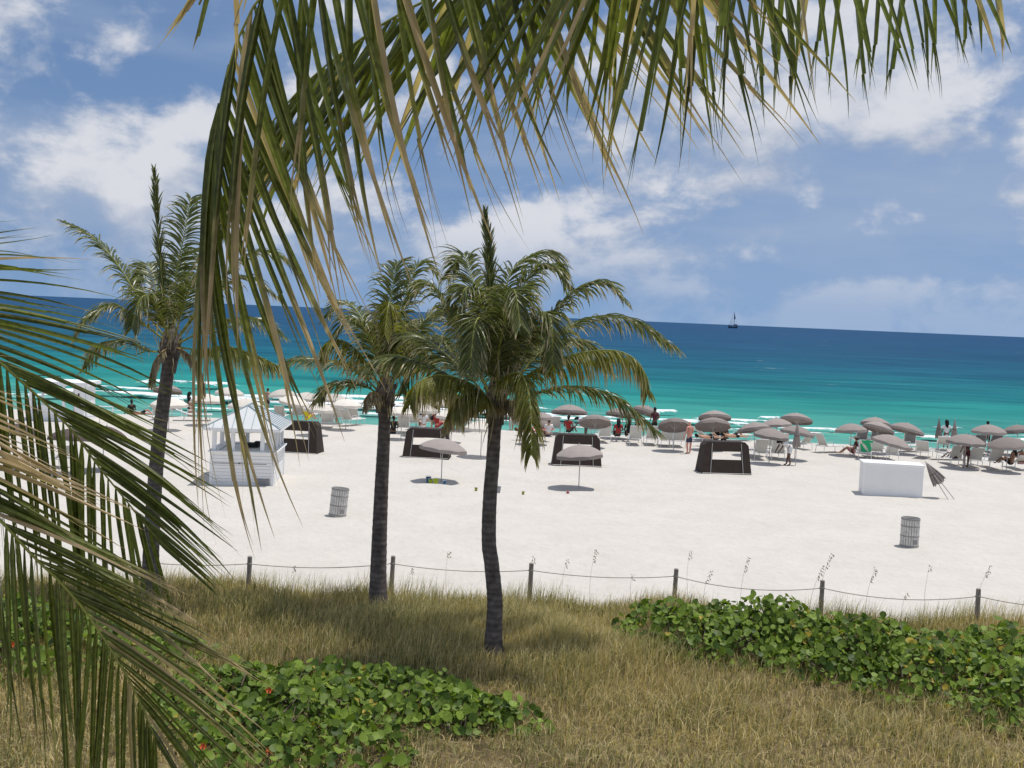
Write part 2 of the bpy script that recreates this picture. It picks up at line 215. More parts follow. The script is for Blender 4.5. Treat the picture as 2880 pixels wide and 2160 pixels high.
PALM_RIGHT = [('spike', [(-0.292, 21.7, 5.175), (-0.45, 21.7, 6.817), (-0.559, 21.8, 8.089), (-0.673, 21.9, 9.045)]),
 ('n', [(-0.292, 21.7, 5.175), (-0.252, 22.0, 7.007), (-0.06, 22.3, 7.949), (0.681, 22.6, 8.322), (1.02, 22.7, 7.632)]),
 ('n', [(-0.292, 21.7, 5.175), (-0.576, 22.2, 6.901), (-0.96, 22.7, 7.834), (-1.128, 22.9, 8.236), (-1.463, 23.2, 7.735)]),
 ('n', [(-0.292, 21.7, 5.175), (-0.987, 21.4, 6.437), (-1.409, 21.2, 7.225), (-1.68, 21.1, 7.522), (-2.014, 21.0, 7.241)]),
 ('n', [(-0.292, 21.7, 5.175), (0.364, 21.5, 6.491), (1.036, 21.3, 7.418), (1.64, 21.2, 7.725), (2.092, 21.1, 7.37)]),
 ('n', [(-0.292, 21.7, 5.175), (0.388, 22.0, 6.109), (1.301, 22.4, 6.932), (2.374, 22.8, 7.022), (3.407, 23.1, 6.433)]),
 ('y', [(-0.292, 21.7, 5.175), (0.296, 21.2, 5.87), (1.062, 20.8, 6.292), (1.904, 20.5, 6.433), (2.369, 20.3, 6.177), (2.51, 20.2, 5.675)]),
 ('n', [(-0.292, 21.7, 5.175), (0.506, 21.9, 5.47), (1.255, 22.2, 5.621), (2.127, 22.4, 5.408), (3.025, 22.5, 4.723)]),
 ('y', [(-0.292, 21.7, 5.175), (-0.144, 20.9, 5.779), (0.156, 20.4, 5.924), (0.342, 19.9, 5.437), (0.404, 19.7, 4.492)]),
 ('n', [(-0.292, 21.7, 5.175), (-0.96, 21.5, 5.619), (-1.865, 21.3, 6.043), (-2.471, 21.1, 6.071), (-2.848, 21.0, 5.793)]),
 ('y', [(-0.292, 21.7, 5.175), (-0.764, 21.1, 5.652), (-1.367, 20.7, 5.827), (-1.77, 20.4, 5.654), (-1.876, 20.3, 5.269)]),
 ('n', [(-0.292, 21.7, 5.175), (-0.523, 21.1, 6.286), (-0.621, 20.6, 6.904), (-0.731, 20.2, 6.774), (-0.773, 19.9, 5.979)]),
 ('n', [(-0.292, 21.7, 5.175), (0.01, 21.1, 6.308), (0.415, 20.7, 7.034), (0.669, 20.4, 6.959), (0.742, 20.2, 6.113)]),
 ('n', [(-0.292, 21.7, 5.175), (-1.007, 22.3, 5.85), (-1.73, 22.9, 6.369), (-2.365, 23.4, 6.527), (-2.681, 23.7, 6.11)]),
 ('n', [(-0.292, 21.7, 5.175), (-0.276, 22.7, 6.244), (0.085, 23.5, 6.826), (0.498, 24.0, 6.637), (0.741, 24.2, 5.829)]),
 ('d', [(-0.292, 21.7, 5.175), (-0.671, 21.4, 5.275), (-1.066, 21.3, 5.131), (-1.316, 21.2, 4.769)]),
 ('n', [(-0.292, 21.7, 5.175), (-0.103, 21.4, 6.834), (0.217, 21.2, 7.736), (0.599, 21.0, 7.991), (1.007, 20.9, 7.628)]),
 ('y', [(-0.292, 21.7, 5.175), (-0.579, 21.1, 5.481), (-0.92, 20.8, 5.444), (-1.117, 20.6, 5.145)]),
 ('d', [(-0.292, 21.7, 5.175), (-0.085, 21.2, 5.36), (0.187, 21.0, 5.254), (0.332, 20.9, 4.958)]),
 ('n', [(-0.292, 21.7, 5.175), (-0.455, 21.4, 6.639), (-0.742, 21.1, 7.34), (-0.956, 20.8, 7.482), (-1.098, 20.6, 6.928)]),
 ('n', [(-0.292, 21.7, 5.175), (-0.27, 20.8, 6.306), (-0.115, 20.3, 7.267), (-0.02, 19.9, 7.449), (0.113, 19.6, 6.815)]),
 ('n', [(-0.292, 21.7, 5.175), (0.121, 22.5, 5.887), (0.779, 23.1, 6.469), (1.49, 23.6, 6.487), (2.039, 23.9, 5.898)]),
 ('n', [(-0.292, 21.7, 5.175), (-0.738, 22.7, 5.841), (-1.468, 23.5, 6.068), (-2.098, 24.0, 5.821), (-2.399, 24.2, 5.185)])]
PALM_MID = [('n', [(-2.84, 24.7, 5.006), (-2.84, 24.8, 6.485), (-2.797, 24.9, 7.321), (-2.739, 25.1, 8.009), (-2.565, 25.3, 8.183)]),
 ('n', [(-2.84, 24.7, 5.006), (-2.64, 25.0, 6.7), (-2.391, 25.3, 7.768), (-2.157, 25.5, 8.168), (-1.838, 25.7, 7.859)]),
 ('y', [(-2.84, 24.7, 5.006), (-2.642, 24.2, 6.299), (-2.673, 23.8, 7.008), (-2.694, 23.5, 7.153), (-2.722, 23.1, 6.468)]),
 ('y', [(-2.84, 24.7, 5.006), (-3.253, 24.3, 5.861), (-3.63, 24.0, 6.263), (-3.952, 23.8, 6.304), (-4.124, 23.7, 5.95)]),
 ('n', [(-2.84, 24.7, 5.006), (-3.536, 24.9, 5.615), (-4.312, 25.1, 5.805), (-4.967, 25.2, 5.806), (-5.428, 25.3, 5.569)]),
 ('n', [(-2.84, 24.7, 5.006), (-3.287, 24.7, 5.27), (-3.774, 24.8, 5.348), (-4.154, 24.9, 5.22), (-4.371, 25.0, 4.887)]),
 ('n', [(-2.84, 24.7, 5.006), (-2.421, 24.2, 5.798), (-2.007, 23.9, 6.333), (-1.595, 23.7, 6.455), (-1.224, 23.6, 6.025)]),
 ('n', [(-2.84, 24.7, 5.006), (-3.285, 25.2, 6.354), (-3.696, 25.7, 6.974), (-4.128, 26.0, 7.176), (-4.478, 26.2, 6.779)]),
 ('y', [(-2.84, 24.7, 5.006), (-2.123, 24.5, 5.28), (-1.603, 24.4, 5.411), (-1.231, 24.3, 5.227), (-1.057, 24.3, 4.72)]),
 ('d', [(-2.84, 24.7, 5.006), (-2.972, 24.3, 5.154), (-3.131, 24.1, 5.162), (-3.209, 24.0, 4.86)]),
 ('n', [(-2.84, 24.7, 5.006), (-2.542, 25.3, 6.063), (-2.078, 25.8, 6.826), (-1.623, 26.2, 7.063), (-1.238, 26.5, 6.692)]),
 ('n', [(-2.84, 24.7, 5.006), (-3.055, 24.3, 6.075), (-3.341, 24.0, 6.678), (-3.616, 23.8, 6.768), (-3.839, 23.7, 6.411)]),
 ('n', [(-2.84, 24.7, 5.006), (-2.799, 25.7, 6.039), (-2.575, 26.5, 6.691), (-2.397, 27.0, 6.695), (-2.218, 27.3, 5.781)])]
PALM_LEFT = [('spike', [(-7.818, 25.2, 5.973), (-8.086, 25.2, 7.527), (-8.254, 25.3, 8.894), (-8.385, 25.4, 10.002)]),
 ('n', [(-7.818, 25.2, 5.973), (-7.83, 25.4, 7.545), (-7.672, 25.5, 8.618), (-7.621, 25.7, 9.382), (-7.537, 25.9, 9.299)]),
 ('n', [(-7.818, 25.2, 5.973), (-8.385, 25.2, 6.67), (-9.077, 25.3, 7.701), (-9.765, 25.4, 8.396), (-10.45, 25.5, 8.715)]),
 ('n', [(-7.818, 25.2, 5.973), (-8.352, 24.8, 6.463), (-8.876, 24.5, 6.834), (-9.362, 24.3, 6.628), (-9.622, 24.2, 6.19)]),
 ('n', [(-7.818, 25.2, 5.973), (-8.326, 25.4, 5.818), (-9.044, 25.6, 6.051), (-9.709, 25.8, 5.855), (-10.065, 25.9, 5.346)]),
 ('n', [(-7.818, 25.2, 5.973), (-7.384, 25.4, 6.712), (-6.813, 25.6, 7.38), (-6.198, 25.7, 7.623), (-5.56, 25.8, 7.167)]),
 ('n', [(-7.818, 25.2, 5.973), (-7.124, 24.9, 6.304), (-6.347, 24.7, 6.651), (-5.701, 24.6, 6.678), (-5.153, 24.5, 6.341)]),
 ('y', [(-7.818, 25.2, 5.973), (-7.086, 24.8, 5.941), (-6.383, 24.5, 6.052), (-5.609, 24.3, 5.865), (-5.017, 24.2, 5.608)]),
 ('n', [(-7.818, 25.2, 5.973), (-7.395, 24.7, 7.022), (-7.083, 24.3, 7.538), (-6.794, 24.0, 7.49), (-6.54, 23.7, 6.696)]),
 ('n', [(-7.818, 25.2, 5.973), (-8.286, 25.7, 6.89), (-8.629, 26.2, 7.648), (-8.954, 26.5, 7.868), (-9.233, 26.7, 7.251)]),
 ('n', [(-7.818, 25.2, 5.973), (-7.204, 25.5, 6.934), (-6.45, 25.8, 8.047), (-5.743, 26.0, 8.249), (-5.112, 26.2, 7.74)]),
 ('d', [(-7.818, 25.2, 5.973), (-7.921, 24.8, 5.854), (-8.008, 24.6, 5.65), (-8.067, 24.5, 5.134)]),
 ('d', [(-7.818, 25.2, 5.973), (-7.428, 24.9, 5.872), (-7.049, 24.7, 5.581), (-6.901, 24.6, 4.968)]),
 ('n', [(-7.818, 25.2, 5.973), (-7.873, 24.6, 6.588), (-8.01, 24.2, 7.091), (-8.159, 23.9, 6.979), (-8.228, 23.7, 6.376)]),
 ('n', [(-7.818, 25.2, 5.973), (-7.951, 26.0, 7.125), (-7.987, 26.6, 8.024), (-7.802, 27.1, 8.283), (-7.473, 27.4, 7.743)])]
TRUNK_RIGHT = [(-0.121, 21.7, -0.141), (-0.157, 21.7, 0.52), (-0.16, 21.7, 1.274), (-0.255, 21.7, 2.021), (-0.329, 21.7, 2.485), (-0.345, 21.7, 3.323), (-0.32, 21.7, 4.067), (-0.296, 21.7, 5.267)]
TRUNK_MID = [(-2.821, 24.7, -0.112), (-2.856, 24.7, 0.903), (-2.861, 24.7, 1.968), (-2.855, 24.7, 3.028), (-2.839, 24.7, 4.083), (-2.841, 24.7, 5.027)]
TRUNK_LEFT = [(-8.186, 25.2, -0.121), (-8.202, 25.2, 1.1), (-8.165, 25.2, 2.402), (-8.078, 25.2, 3.806), (-7.963, 25.2, 4.881), (-7.858, 25.2, 5.897)]
SEA_OATS = [(7.347, 25.4, 0.618, 7.603, 25.4, 1.781), (5.694, 26, 0.39, 5.8, 26, 1.473), (4.77, 25.8, 0.403, 4.895, 25.8, 1.167), (7.068, 25.2, 0.768, 7.379, 25.2, 1.522),
 (11.009, 25.6, 0.61, 11.431, 25.6, 1.624), (8.45, 25.3, 0.691, 8.615, 25.3, 1.507), (2.047, 25.5, 0.477, 2.124, 25.5, 1.636), (4.466, 26, 0.506, 4.411, 26, 1.57),
 (1.439, 25.8, 0.485, 1.469, 25.8, 1.289), (-1.302, 26, 0.43, -1.359, 26, 1.326), (0.681, 25.5, 0.584, 0.667, 25.5, 1.41), (9.935, 25.5, 0.591, 9.957, 25.5, 1.584),
 (-2.201, 25.5, 0.517, -2.165, 25.5, 1.015), (9.325, 25.3, 0.509, 9.383, 25.3, 0.95), (-4.976, 25.6, 0.485, -4.944, 25.6, 0.907), (3.096, 25.7, 0.636, 3.033, 25.7, 1.023)]
TOYS = [(-3.279, 45.058, 0.26, 'blue', 'blue sand bucket farthest left of the toys below the near umbrella'), (-3.154, 44.55, 0.22, 'lime', 'small lime bucket touching the blue bucket'),
 (-2.893, 43.811, 0.26, 'lime', 'larger lime green sand bucket standing by itself below the umbrella'), (-2.523, 43.554, 0.16, 'blue', 'tiny blue sand mould below the umbrella pole'),
 (-1.239, 42.968, 0.15, 'olive', 'small yellow green mould left of the middle palm trunk'), (-0.374, 42.891, 0.28, 'grey', 'grey bucket just right of the middle palm trunk'),
 (0.616, 42.959, 0.14, 'olive', 'small yellow green mould farthest right of the toys')]


# ------------------------------------------------------------------ helpers
class MB:
    """collects faces for one mesh"""
    def __init__(s): s.v = []; s.f = []; s.a = {}; s.mi = []
    def add(s, verts, faces, mi=0):
        b = len(s.v); s.v += [tuple(p) for p in verts]; s.f += [tuple(i + b for i in f) for f in faces]; s.mi += [mi]*len(faces); return b
    def box(s, c, d, M=None, mi=0):
        x, y, z = d[0]/2, d[1]/2, d[2]/2
        vs = [Vector((sx*x, sy*y, sz*z)) for sz in (-1, 1) for sy in (-1, 1) for sx in (-1, 1)]
        if M is not None: vs = [M @ p for p in vs]
        c = Vector(c)
        s.add([p + c for p in vs], [(0, 2, 3, 1), (4, 5, 7, 6), (0, 1, 5, 4), (2, 6, 7, 3), (0, 4, 6, 2), (1, 3, 7, 5)], mi)
    def tube(s, pts, rad, n=8, cap=True, mi=0):
        pts = [Vector(p) for p in pts]
        if isinstance(rad, (int, float)): rad = [rad]*len(pts)
        b = len(s.v); ref = None
        for i, p in enumerate(pts):
            t = (pts[min(i+1, len(pts)-1)] - pts[max(i-1, 0)]).normalized()
            if ref is None: ref = t.orthogonal().normalized()
            ref = (ref - t*ref.dot(t))
            ref = ref.normalized() if ref.length > 1e-6 else t.orthogonal().normalized()
            q = t.cross(ref)
            for k in range(n):
                a = 2*math.pi*k/n; s.v.append(tuple(p + (ref*math.cos(a) + q*math.sin(a))*rad[i]))
        for i in range(len(pts)-1):
            for k in range(n):
                k2 = (k+1) % n; s.f.append((b+i*n+k, b+i*n+k2, b+(i+1)*n+k2, b+(i+1)*n+k)); s.mi.append(mi)
        if cap:
            s.f.append(tuple(b+k for k in range(n))[::-1]); s.f.append(tuple(b+(len(pts)-1)*n+k for k in range(n))); s.mi += [mi, mi]
    def lathe(s, prof, n=16, c=(0, 0, 0), cap0=False, cap1=False):
        b = len(s.v); c = Vector(c)
        for r_, z in prof:
            for k in range(n):
                a = 2*math.pi*k/n; s.v.append((c.x + r_*math.cos(a), c.y + r_*math.sin(a), c.z + z))
        for i in range(len(prof)-1):
            for k in range(n):
                k2 = (k+1) % n; s.f.append((b+i*n+k, b+i*n+k2, b+(i+1)*n+k2, b+(i+1)*n+k)); s.mi.append(0)
        if cap0: s.f.append(tuple(b+k for k in range(n))[::-1]); s.mi.append(0)
        if cap1: s.f.append(tuple(b+(len(prof)-1)*n+k for k in range(n))); s.mi.append(0)
    def mesh(s, name, smooth=False):
        me = bpy.data.meshes.new(name); me.from_pydata(s.v, [], s.f)
        if smooth: me.polygons.foreach_set('use_smooth', [True]*len(me.polygons))
        for k, vals in s.a.items():
            at = me.attributes.new(k, 'FLOAT', 'POINT'); at.data.foreach_set('value', vals)
        return me
def obj(name, me, m=None, parent=None, loc=None):
    if isinstance(me, MB): me = me.mesh(name)
    o = bpy.data.objects.new(name, me); COL.objects.link(o)
    if m is not None and not me.materials: me.materials.append(m)
    if parent is not None: o.parent = parent
    if loc is not None: o.location = loc
    return o
def empty(name, loc=(0, 0, 0), rz=0):
    o = bpy.data.objects.new(name, None); COL.objects.link(o); o.location = loc; o.rotation_euler = (0, 0, rz); o.empty_display_size = .2; return o
def tag(o, label=None, cat=None, group=None, kind=None):
    for k, v in (('label', label), ('category', cat), ('group', group), ('kind', kind)):
        if v: o[k] = v
    return o
def copy_tree(o, parent=None):
    c = o.copy(); COL.objects.link(c); c.parent = parent
    for ch in list(o.children): copy_tree(ch, c)
    return c
def spline(pts, n):
    """Catmull-Rom through pts, n samples"""
    P = [Vector(p) for p in pts]; P = [P[0]*2 - P[1]] + P + [P[-1]*2 - P[-2]]
    out = []
    segs = len(P) - 3
    # sample by arc length
    dense = []
    for i in range(segs):
        p0, p1, p2, p3 = P[i:i+4]
        for k in range(12):
            t = k/12; dense.append(.5*((2*p1) + (p2-p0)*t + (2*p0-5*p1+4*p2-p3)*t*t + (3*p1-p0-3*p2+p3)*t*t*t))
    dense.append(P[-2])
    d = [0]
    for a, b in zip(dense, dense[1:]): d.append(d[-1] + (b-a).length)
    j = 0
    for i in range(n):
        s = d[-1]*i/(n-1)
        while j < len(d)-2 and d[j+1] < s: j += 1
        u = (s-d[j])/max(1e-9, d[j+1]-d[j]); out.append(dense[j].lerp(dense[j+1], min(1, u)))
    return out, d[-1]

# ------------------------------------------------------------------ materials
def nodes(name):
    m = bpy.data.materials.new(name); m.use_nodes = True; nt = m.node_tree
    return m, nt, nt.nodes, nt.links, nt.nodes['Principled BSDF']
def plain(name, col, rough=.6, spec=.35, metal=0, var=.12, scale=6.0, bump=0.0, bscale=40.0, sub=0):
    m, nt, N, L, b = nodes(name)
    b.inputs['Roughness'].default_value = rough; b.inputs['Specular IOR Level'].default_value = spec; b.inputs['Metallic'].default_value = metal
    tc = N.new('ShaderNodeTexCoord')
    n = N.new('ShaderNodeTexNoise'); n.inputs['Scale'].default_value = scale; n.inputs['Detail'].default_value = 5; L.new(tc.outputs['Object'], n.inputs['Vector'])
    cr = N.new('ShaderNodeMix'); cr.data_type = 'RGBA'
    cr.inputs[6].default_value = tuple(c*(1-var) for c in col) + (1,); cr.inputs[7].default_value = tuple(min(1, c*(1+var)) for c in col) + (1,)
    L.new(n.outputs[0], cr.inputs['Factor']); L.new(cr.outputs[2], b.inputs['Base Color'])
    if bump:
        n2 = N.new('ShaderNodeTexNoise'); n2.inputs['Scale'].default_value = bscale; n2.inputs['Detail'].default_value = 4; L.new(tc.outputs['Object'], n2.inputs['Vector'])
        bp = N.new('ShaderNodeBump'); bp.inputs['Strength'].default_value = bump; bp.inputs['Distance'].default_value = .02
        L.new(n2.outputs[0], bp.inputs['Height']); L.new(bp.outputs[0], b.inputs['Normal'])
    return m
def ramp(N, stops, interp='LINEAR'):
    r = N.new('ShaderNodeValToRGB'); e = r.color_ramp; e.interpolation = interp
    while len(e.elements) < len(stops): e.elements.new(.5)
    for el, (p, c) in zip(e.elements, stops): el.position = p; el.color = tuple(c) + (1,) if len(c) == 3 else c
    return r
def leafmat(name, green, dry, rough=.42, trans=.42, green2=None, tcol=1.6, spec=.4):
    """two sided leaf: reflects and lets light through; 'dry' attribute turns it straw coloured"""
    m, nt, N, L, b = nodes(name)
    at = N.new('ShaderNodeAttribute'); at.attribute_name = 'dry'
    av = N.new('ShaderNodeAttribute'); av.attribute_name = 'rv'
    oi = N.new('ShaderNodeObjectInfo')
    tc = N.new('ShaderNodeTexCoord'); ns = N.new('ShaderNodeTexNoise'); ns.inputs['Scale'].default_value = 9; ns.inputs['Detail'].default_value = 4; L.new(tc.outputs['Object'], ns.inputs['Vector'])
    def math_(op, a, b_):
        n = N.new('ShaderNodeMath'); n.operation = op
        for i, v in enumerate((a, b_)):
            if isinstance(v, (int, float)): n.inputs[i].default_value = v
            else: L.new(v, n.inputs[i])
        return n.outputs[0]
    r1 = math_('FRACT', math_('ADD', av.outputs['Fac'], oi.outputs['Random']), 0)
    g = N.new('ShaderNodeMix'); g.data_type = 'RGBA'; L.new(r1, g.inputs['Factor'])
    g.inputs[6].default_value = tuple(c*.62 for c in green) + (1,)
    g.inputs[7].default_value = (tuple(green2) if green2 else tuple(c*1.45 for c in green)) + (1,)
    d = N.new('ShaderNodeMix'); d.data_type = 'RGBA'; L.new(ns.outputs[0], d.inputs['Factor'])
    d.inputs[6].default_value = tuple(c*.55 for c in dry) + (1,); d.inputs[7].default_value = tuple(min(1, c*1.35) for c in dry) + (1,)
    f = N.new('ShaderNodeMapRange'); f.inputs['From Min'].default_value = .35; f.inputs['From Max'].default_value = .65
    L.new(math_('ADD', at.outputs['Fac'], math_('MULTIPLY', math_('SUBTRACT', ns.outputs[0], .5), .5)), f.inputs['Value'])
    mx = N.new('ShaderNodeMix'); mx.data_type = 'RGBA'; L.new(f.outputs[0], mx.inputs['Factor']); am = N.new('ShaderNodeAttribute'); am.attribute_name = 'mid'
    fr = N.new('ShaderNodeMapRange'); fr.inputs['From Min'].default_value = .62; fr.inputs['From Max'].default_value = .9; fr.inputs['To Max'].default_value = .75; L.new(am.outputs['Fac'], fr.inputs['Value'])
    rib = N.new('ShaderNodeMix'); rib.data_type = 'RGBA'; L.new(fr.outputs[0], rib.inputs['Factor']); L.new(g.outputs[2], rib.inputs[6]); rib.inputs[7].default_value = (.27, .28, .09, 1)
    sp_ = N.new('ShaderNodeTexNoise'); sp_.inputs['Scale'].default_value = 38; sp_.inputs['Detail'].default_value = 4; L.new(tc.outputs['Object'], sp_.inputs['Vector'])
    sr_ = ramp(N, [(.36, (.62, .58, .50)), (.5, (1, 1, 1)), (.72, (1.18, 1.16, 1.05))]); L.new(sp_.outputs[0], sr_.inputs[0])
    mot = N.new('ShaderNodeMix'); mot.data_type = 'RGBA'; mot.blend_type = 'MULTIPLY'; mot.inputs['Factor'].default_value = .8; L.new(rib.outputs[2], mot.inputs[6]); L.new(sr_.outputs[0], mot.inputs[7])
    L.new(mot.outputs[2], mx.inputs[6]); L.new(d.outputs[2], mx.inputs[7])
    L.new(mx.outputs[2], b.inputs['Base Color']); b.inputs['Roughness'].default_value = rough; b.inputs['Specular IOR Level'].default_value = spec
    tr = N.new('ShaderNodeBsdfTranslucent')
    tm = N.new('ShaderNodeMix'); tm.data_type = 'RGBA'; tm.blend_type = 'MULTIPLY'; tm.inputs['Factor'].default_value = 1; L.new(mx.outputs[2], tm.inputs[6]); tm.inputs[7].default_value = (tcol, tcol*1.05, tcol*.55, 1)
    L.new(tm.outputs[2], tr.inputs['Color'])
    ms = N.new('ShaderNodeMixShader'); ms.inputs[0].default_value = trans
    L.new(b.outputs[0], ms.inputs[1]); L.new(tr.outputs[0], ms.inputs[2]); L.new(ms.outputs[0], nt.nodes['Material Output'].inputs[0])
    return m
M = {}
M['palm_near'] = leafmat('palm_leaf_near', (.105, .128, .028), (.50, .38, .23), trans=.33, rough=.36, spec=.3)
M['palm_far'] = leafmat('palm_leaf', (.088, .108, .032), (.54, .45, .30), trans=.34, rough=.33, spec=.5)
M['palm_yellow'] = leafmat('palm_leaf_yellowing', (.17, .17, .03), (.45, .37, .22), trans=.4)
M['palm_dead'] = leafmat('palm_leaf_dead', (.22, .17, .10), (.40, .33, .23), trans=.3, rough=.7)
M['rachis'] = plain('palm_midrib', (.30, .31, .06), .45, .4, var=.35, scale=7)
M['rachis_dry'] = plain('palm_midrib_dry', (.33, .22, .10), .6, .3, var=.3, scale=7)
M['grape'] = leafmat('sea_grape_leaf', (.065, .13, .018), (.42, .33, .05), rough=.5, trans=.26, green2=(.23, .325, .05), spec=.22)
M['blade'] = leafmat('dune_grass_blade', (.18, .19, .075), (.66, .525, .265), rough=.6, trans=.3, green2=(.36, .35, .16), tcol=1.2, spec=.2)
M['blade_pale'] = leafmat('pale_straw_blade', (.22, .235, .10), (.74, .62, .36), rough=.6, trans=.32, green2=(.42, .41, .20), tcol=1.2, spec=.2)
M['oat'] = plain('sea_oat_straw', (.50, .43, .31), .7, .2, var=.25)
M['twig'] = plain('woody_twig', (.16, .12, .09), .8, .2, var=.3, scale=20)
M['post'] = plain('weathered_post_wood', (.31, .275, .245), .85, .2, var=.4, scale=14, bump=.5)
M['rope'] = plain('grey_rope', (.36, .33, .29), .85, .1, var=.2, scale=40)
M['white'] = plain('white_paint', (.87, .87, .86), .5, .35, var=.05, scale=2.5)
M['box_white'] = plain('weathered_box_paint', (.83, .83, .82), .55, .3, var=.09, scale=1.3)
M['white_metal'] = plain('white_metal', (.74, .74, .73), .4, .45, var=.06)
M['sling'] = plain('grey_sling_cloth', (.58, .57, .53), .75, .2, var=.1, scale=5)
M['sling_dark'] = plain('dark_sling_cloth', (.20, .20, .20), .75, .2, var=.15, scale=5)
M['canvas'] = plain('brown_canvas', (.046, .035, .029), .8, .2, var=.3, scale=4, bump=.3, bscale=12)
M['cushion'] = plain('brown_cushion', (.05, .038, .03), .8, .2, var=.3, scale=4)
def cloth(name, col, trans):
    m = plain(name, col, .8, .15, var=.1, scale=3); nt = m.node_tree; N = nt.nodes; L = nt.links; b = N['Principled BSDF']
    # each canopy has faded a little differently
    oi = N.new('ShaderNodeObjectInfo'); hs = N.new('ShaderNodeHueSaturation'); src = b.inputs['Base Color'].links[0].from_socket
    vv = N.new('ShaderNodeMapRange'); vv.inputs['To Min'].default_value = .78; vv.inputs['To Max'].default_value = 1.2; L.new(oi.outputs['Random'], vv.inputs['Value']); L.new(vv.outputs[0], hs.inputs['Value'])
    L.new(src, hs.inputs['Color']); L.new(hs.outputs[0], b.inputs['Base Color'])
    tr = N.new('ShaderNodeBsdfTranslucent'); tr.inputs[0].default_value = tuple(col) + (1,)
    ms = N.new('ShaderNodeMixShader'); ms.inputs[0].default_value = trans
    L.new(b.outputs[0], ms.inputs[1]); L.new(tr.outputs[0], ms.inputs[2]); L.new(ms.outputs[0], N['Material Output'].inputs[0]); return m
M['umb_g'] = cloth('grey_umbrella_canvas', (.295, .255, .235), .03)
M['umb_d'] = cloth('dark_umbrella_canvas', (.13, .10, .09), .06)
M['umb_c'] = cloth('cream_umbrella_canvas', (.74, .69, .62), .22)
M['roofmetal'] = plain('pale_roof_metal', (.60, .615, .61), .42, .4, var=.08, scale=1.5)
M['seam'] = plain('roof_seam', (.28, .36, .40), .5, .4)
M['steel'] = plain('grey_pole_metal', (.46, .45, .43), .4, .5, var=.1)
M['binwood'] = plain('weathered_grey_slats', (.62, .60, .565), .85, .15, var=.4, scale=9)
M['binband'] = plain('grey_hoop', (.30, .285, .27), .7, .3)
M['liner'] = plain('bin_liner', (.24, .235, .225), .6, .3, var=.3)
M['sign'] = plain('grey_sign_face', (.30, .30, .31), .6, .3, var=.1)
M['dark'] = plain('dark_interior', (.03, .03, .032), .7, .2)
COLS = dict(blue=(.05, .14, .26), lime=(.33, .42, .03), olive=(.30, .33, .07), grey=(.33, .33, .34), red=(.32, .03, .03), green=(.02, .36, .17), yellow=(.72, .62, .03),
            white=(.72, .72, .72), cream=(.62, .54, .44), black=(.014, .014, .016), navy=(.035, .045, .085), maroon=(.09, .025, .035), lilac=(.62, .52, .66), teal=(.03, .26, .25),
            pink=(.62, .16, .22), brown=(.10, .06, .04), lightblue=(.35, .58, .68), orange=(.62, .12, .03))
for k, c in COLS.items(): M['c_'+k] = plain('dyed_'+k, c, .7, .25, var=.12)
SKIN = dict(pink=(.60, .28, .21), tan=(.50, .29, .19), dark=(.14, .075, .05), brown=(.24, .13, .085))
for k, c in SKIN.items(): M['s_'+k] = plain('skin_'+k, c, .55, .35, var=.06)
HAIR = dict(bald=(.42, .25, .18), black=(.012, .011, .011), brown=(.08, .05, .03), bushy=(.013, .012, .012), hat=(.75, .73, .68))
for k, c in HAIR.items(): M['h_'+k] = plain('hair_'+k, c, .75, .2, var=.2)

# ------------------------------------------------------------------ sand
def fbm(x, y, s, seed=0):
    v = 0; a = 1
    for k in range(4):
        v = v + a*np.sin(x*s*1.07 + 1.3*k + seed + 1.7*np.sin(y*s*.83 + k*2.1 + seed))*np.cos(y*s*.94 - .7*k + seed*1.3 + 1.4*np.sin(x*s*.71 + k)); a *= .5; s *= 1.93
    return v
def sand_z(x, y):
    z = .035*fbm(x, y, .22) + .012*fbm(x, y, .9, 2)
    z = z + .22*np.exp(-(((x + 3.0)/1.6)**2 + ((y - 43.3)/.7)**2)) + .12*np.exp(-(((x + .4)/1.6)**2 + ((y - 42.3)/.5)**2)) + .13*np.exp(-(((x - 3.2)/1.1)**2 + ((y - 43.6)/.5)**2))
    z = np.where(y > 52, z*np.clip((66-y)/14, .25, 1), z)
    return np.where(y > 67.0, z - .13*(y-67.0), z)
def grid_mesh(name, xs, ys, zf):
    X, Y = np.meshgrid(xs, ys); Z = zf(X, Y)
    v = np.stack([X.ravel(), Y.ravel(), Z.ravel()], 1); nx, ny = len(xs), len(ys)
    i = np.arange((nx-1)*(ny-1)); c = i % (nx-1) + (i//(nx-1))*nx
    f = np.stack([c, c+1, c+1+nx, c+nx], 1)
    return fast_mesh(name, v, f)
def fast_mesh(name, v, f, smooth=True, attrs=None):
    v = np.ascontiguousarray(v, np.float32); f = np.ascontiguousarray(f, np.int32)
    me = bpy.data.meshes.new(name); me.vertices.add(len(v)); me.vertices.foreach_set('co', v.ravel())
    k = f.shape[1]; me.loops.add(f.size); me.loops.foreach_set('vertex_index', f.ravel())
    me.polygons.add(len(f)); me.polygons.foreach_set('loop_start', np.arange(len(f), dtype=np.int32)*k)
    if smooth: me.polygons.foreach_set('use_smooth', np.ones(len(f), bool))
    for n, a in (attrs or {}).items():
        at = me.attributes.new(n, 'FLOAT', 'POINT'); at.data.foreach_set('value', np.ascontiguousarray(a, np.float32))
    me.update(calc_edges=True); me.validate(); return me
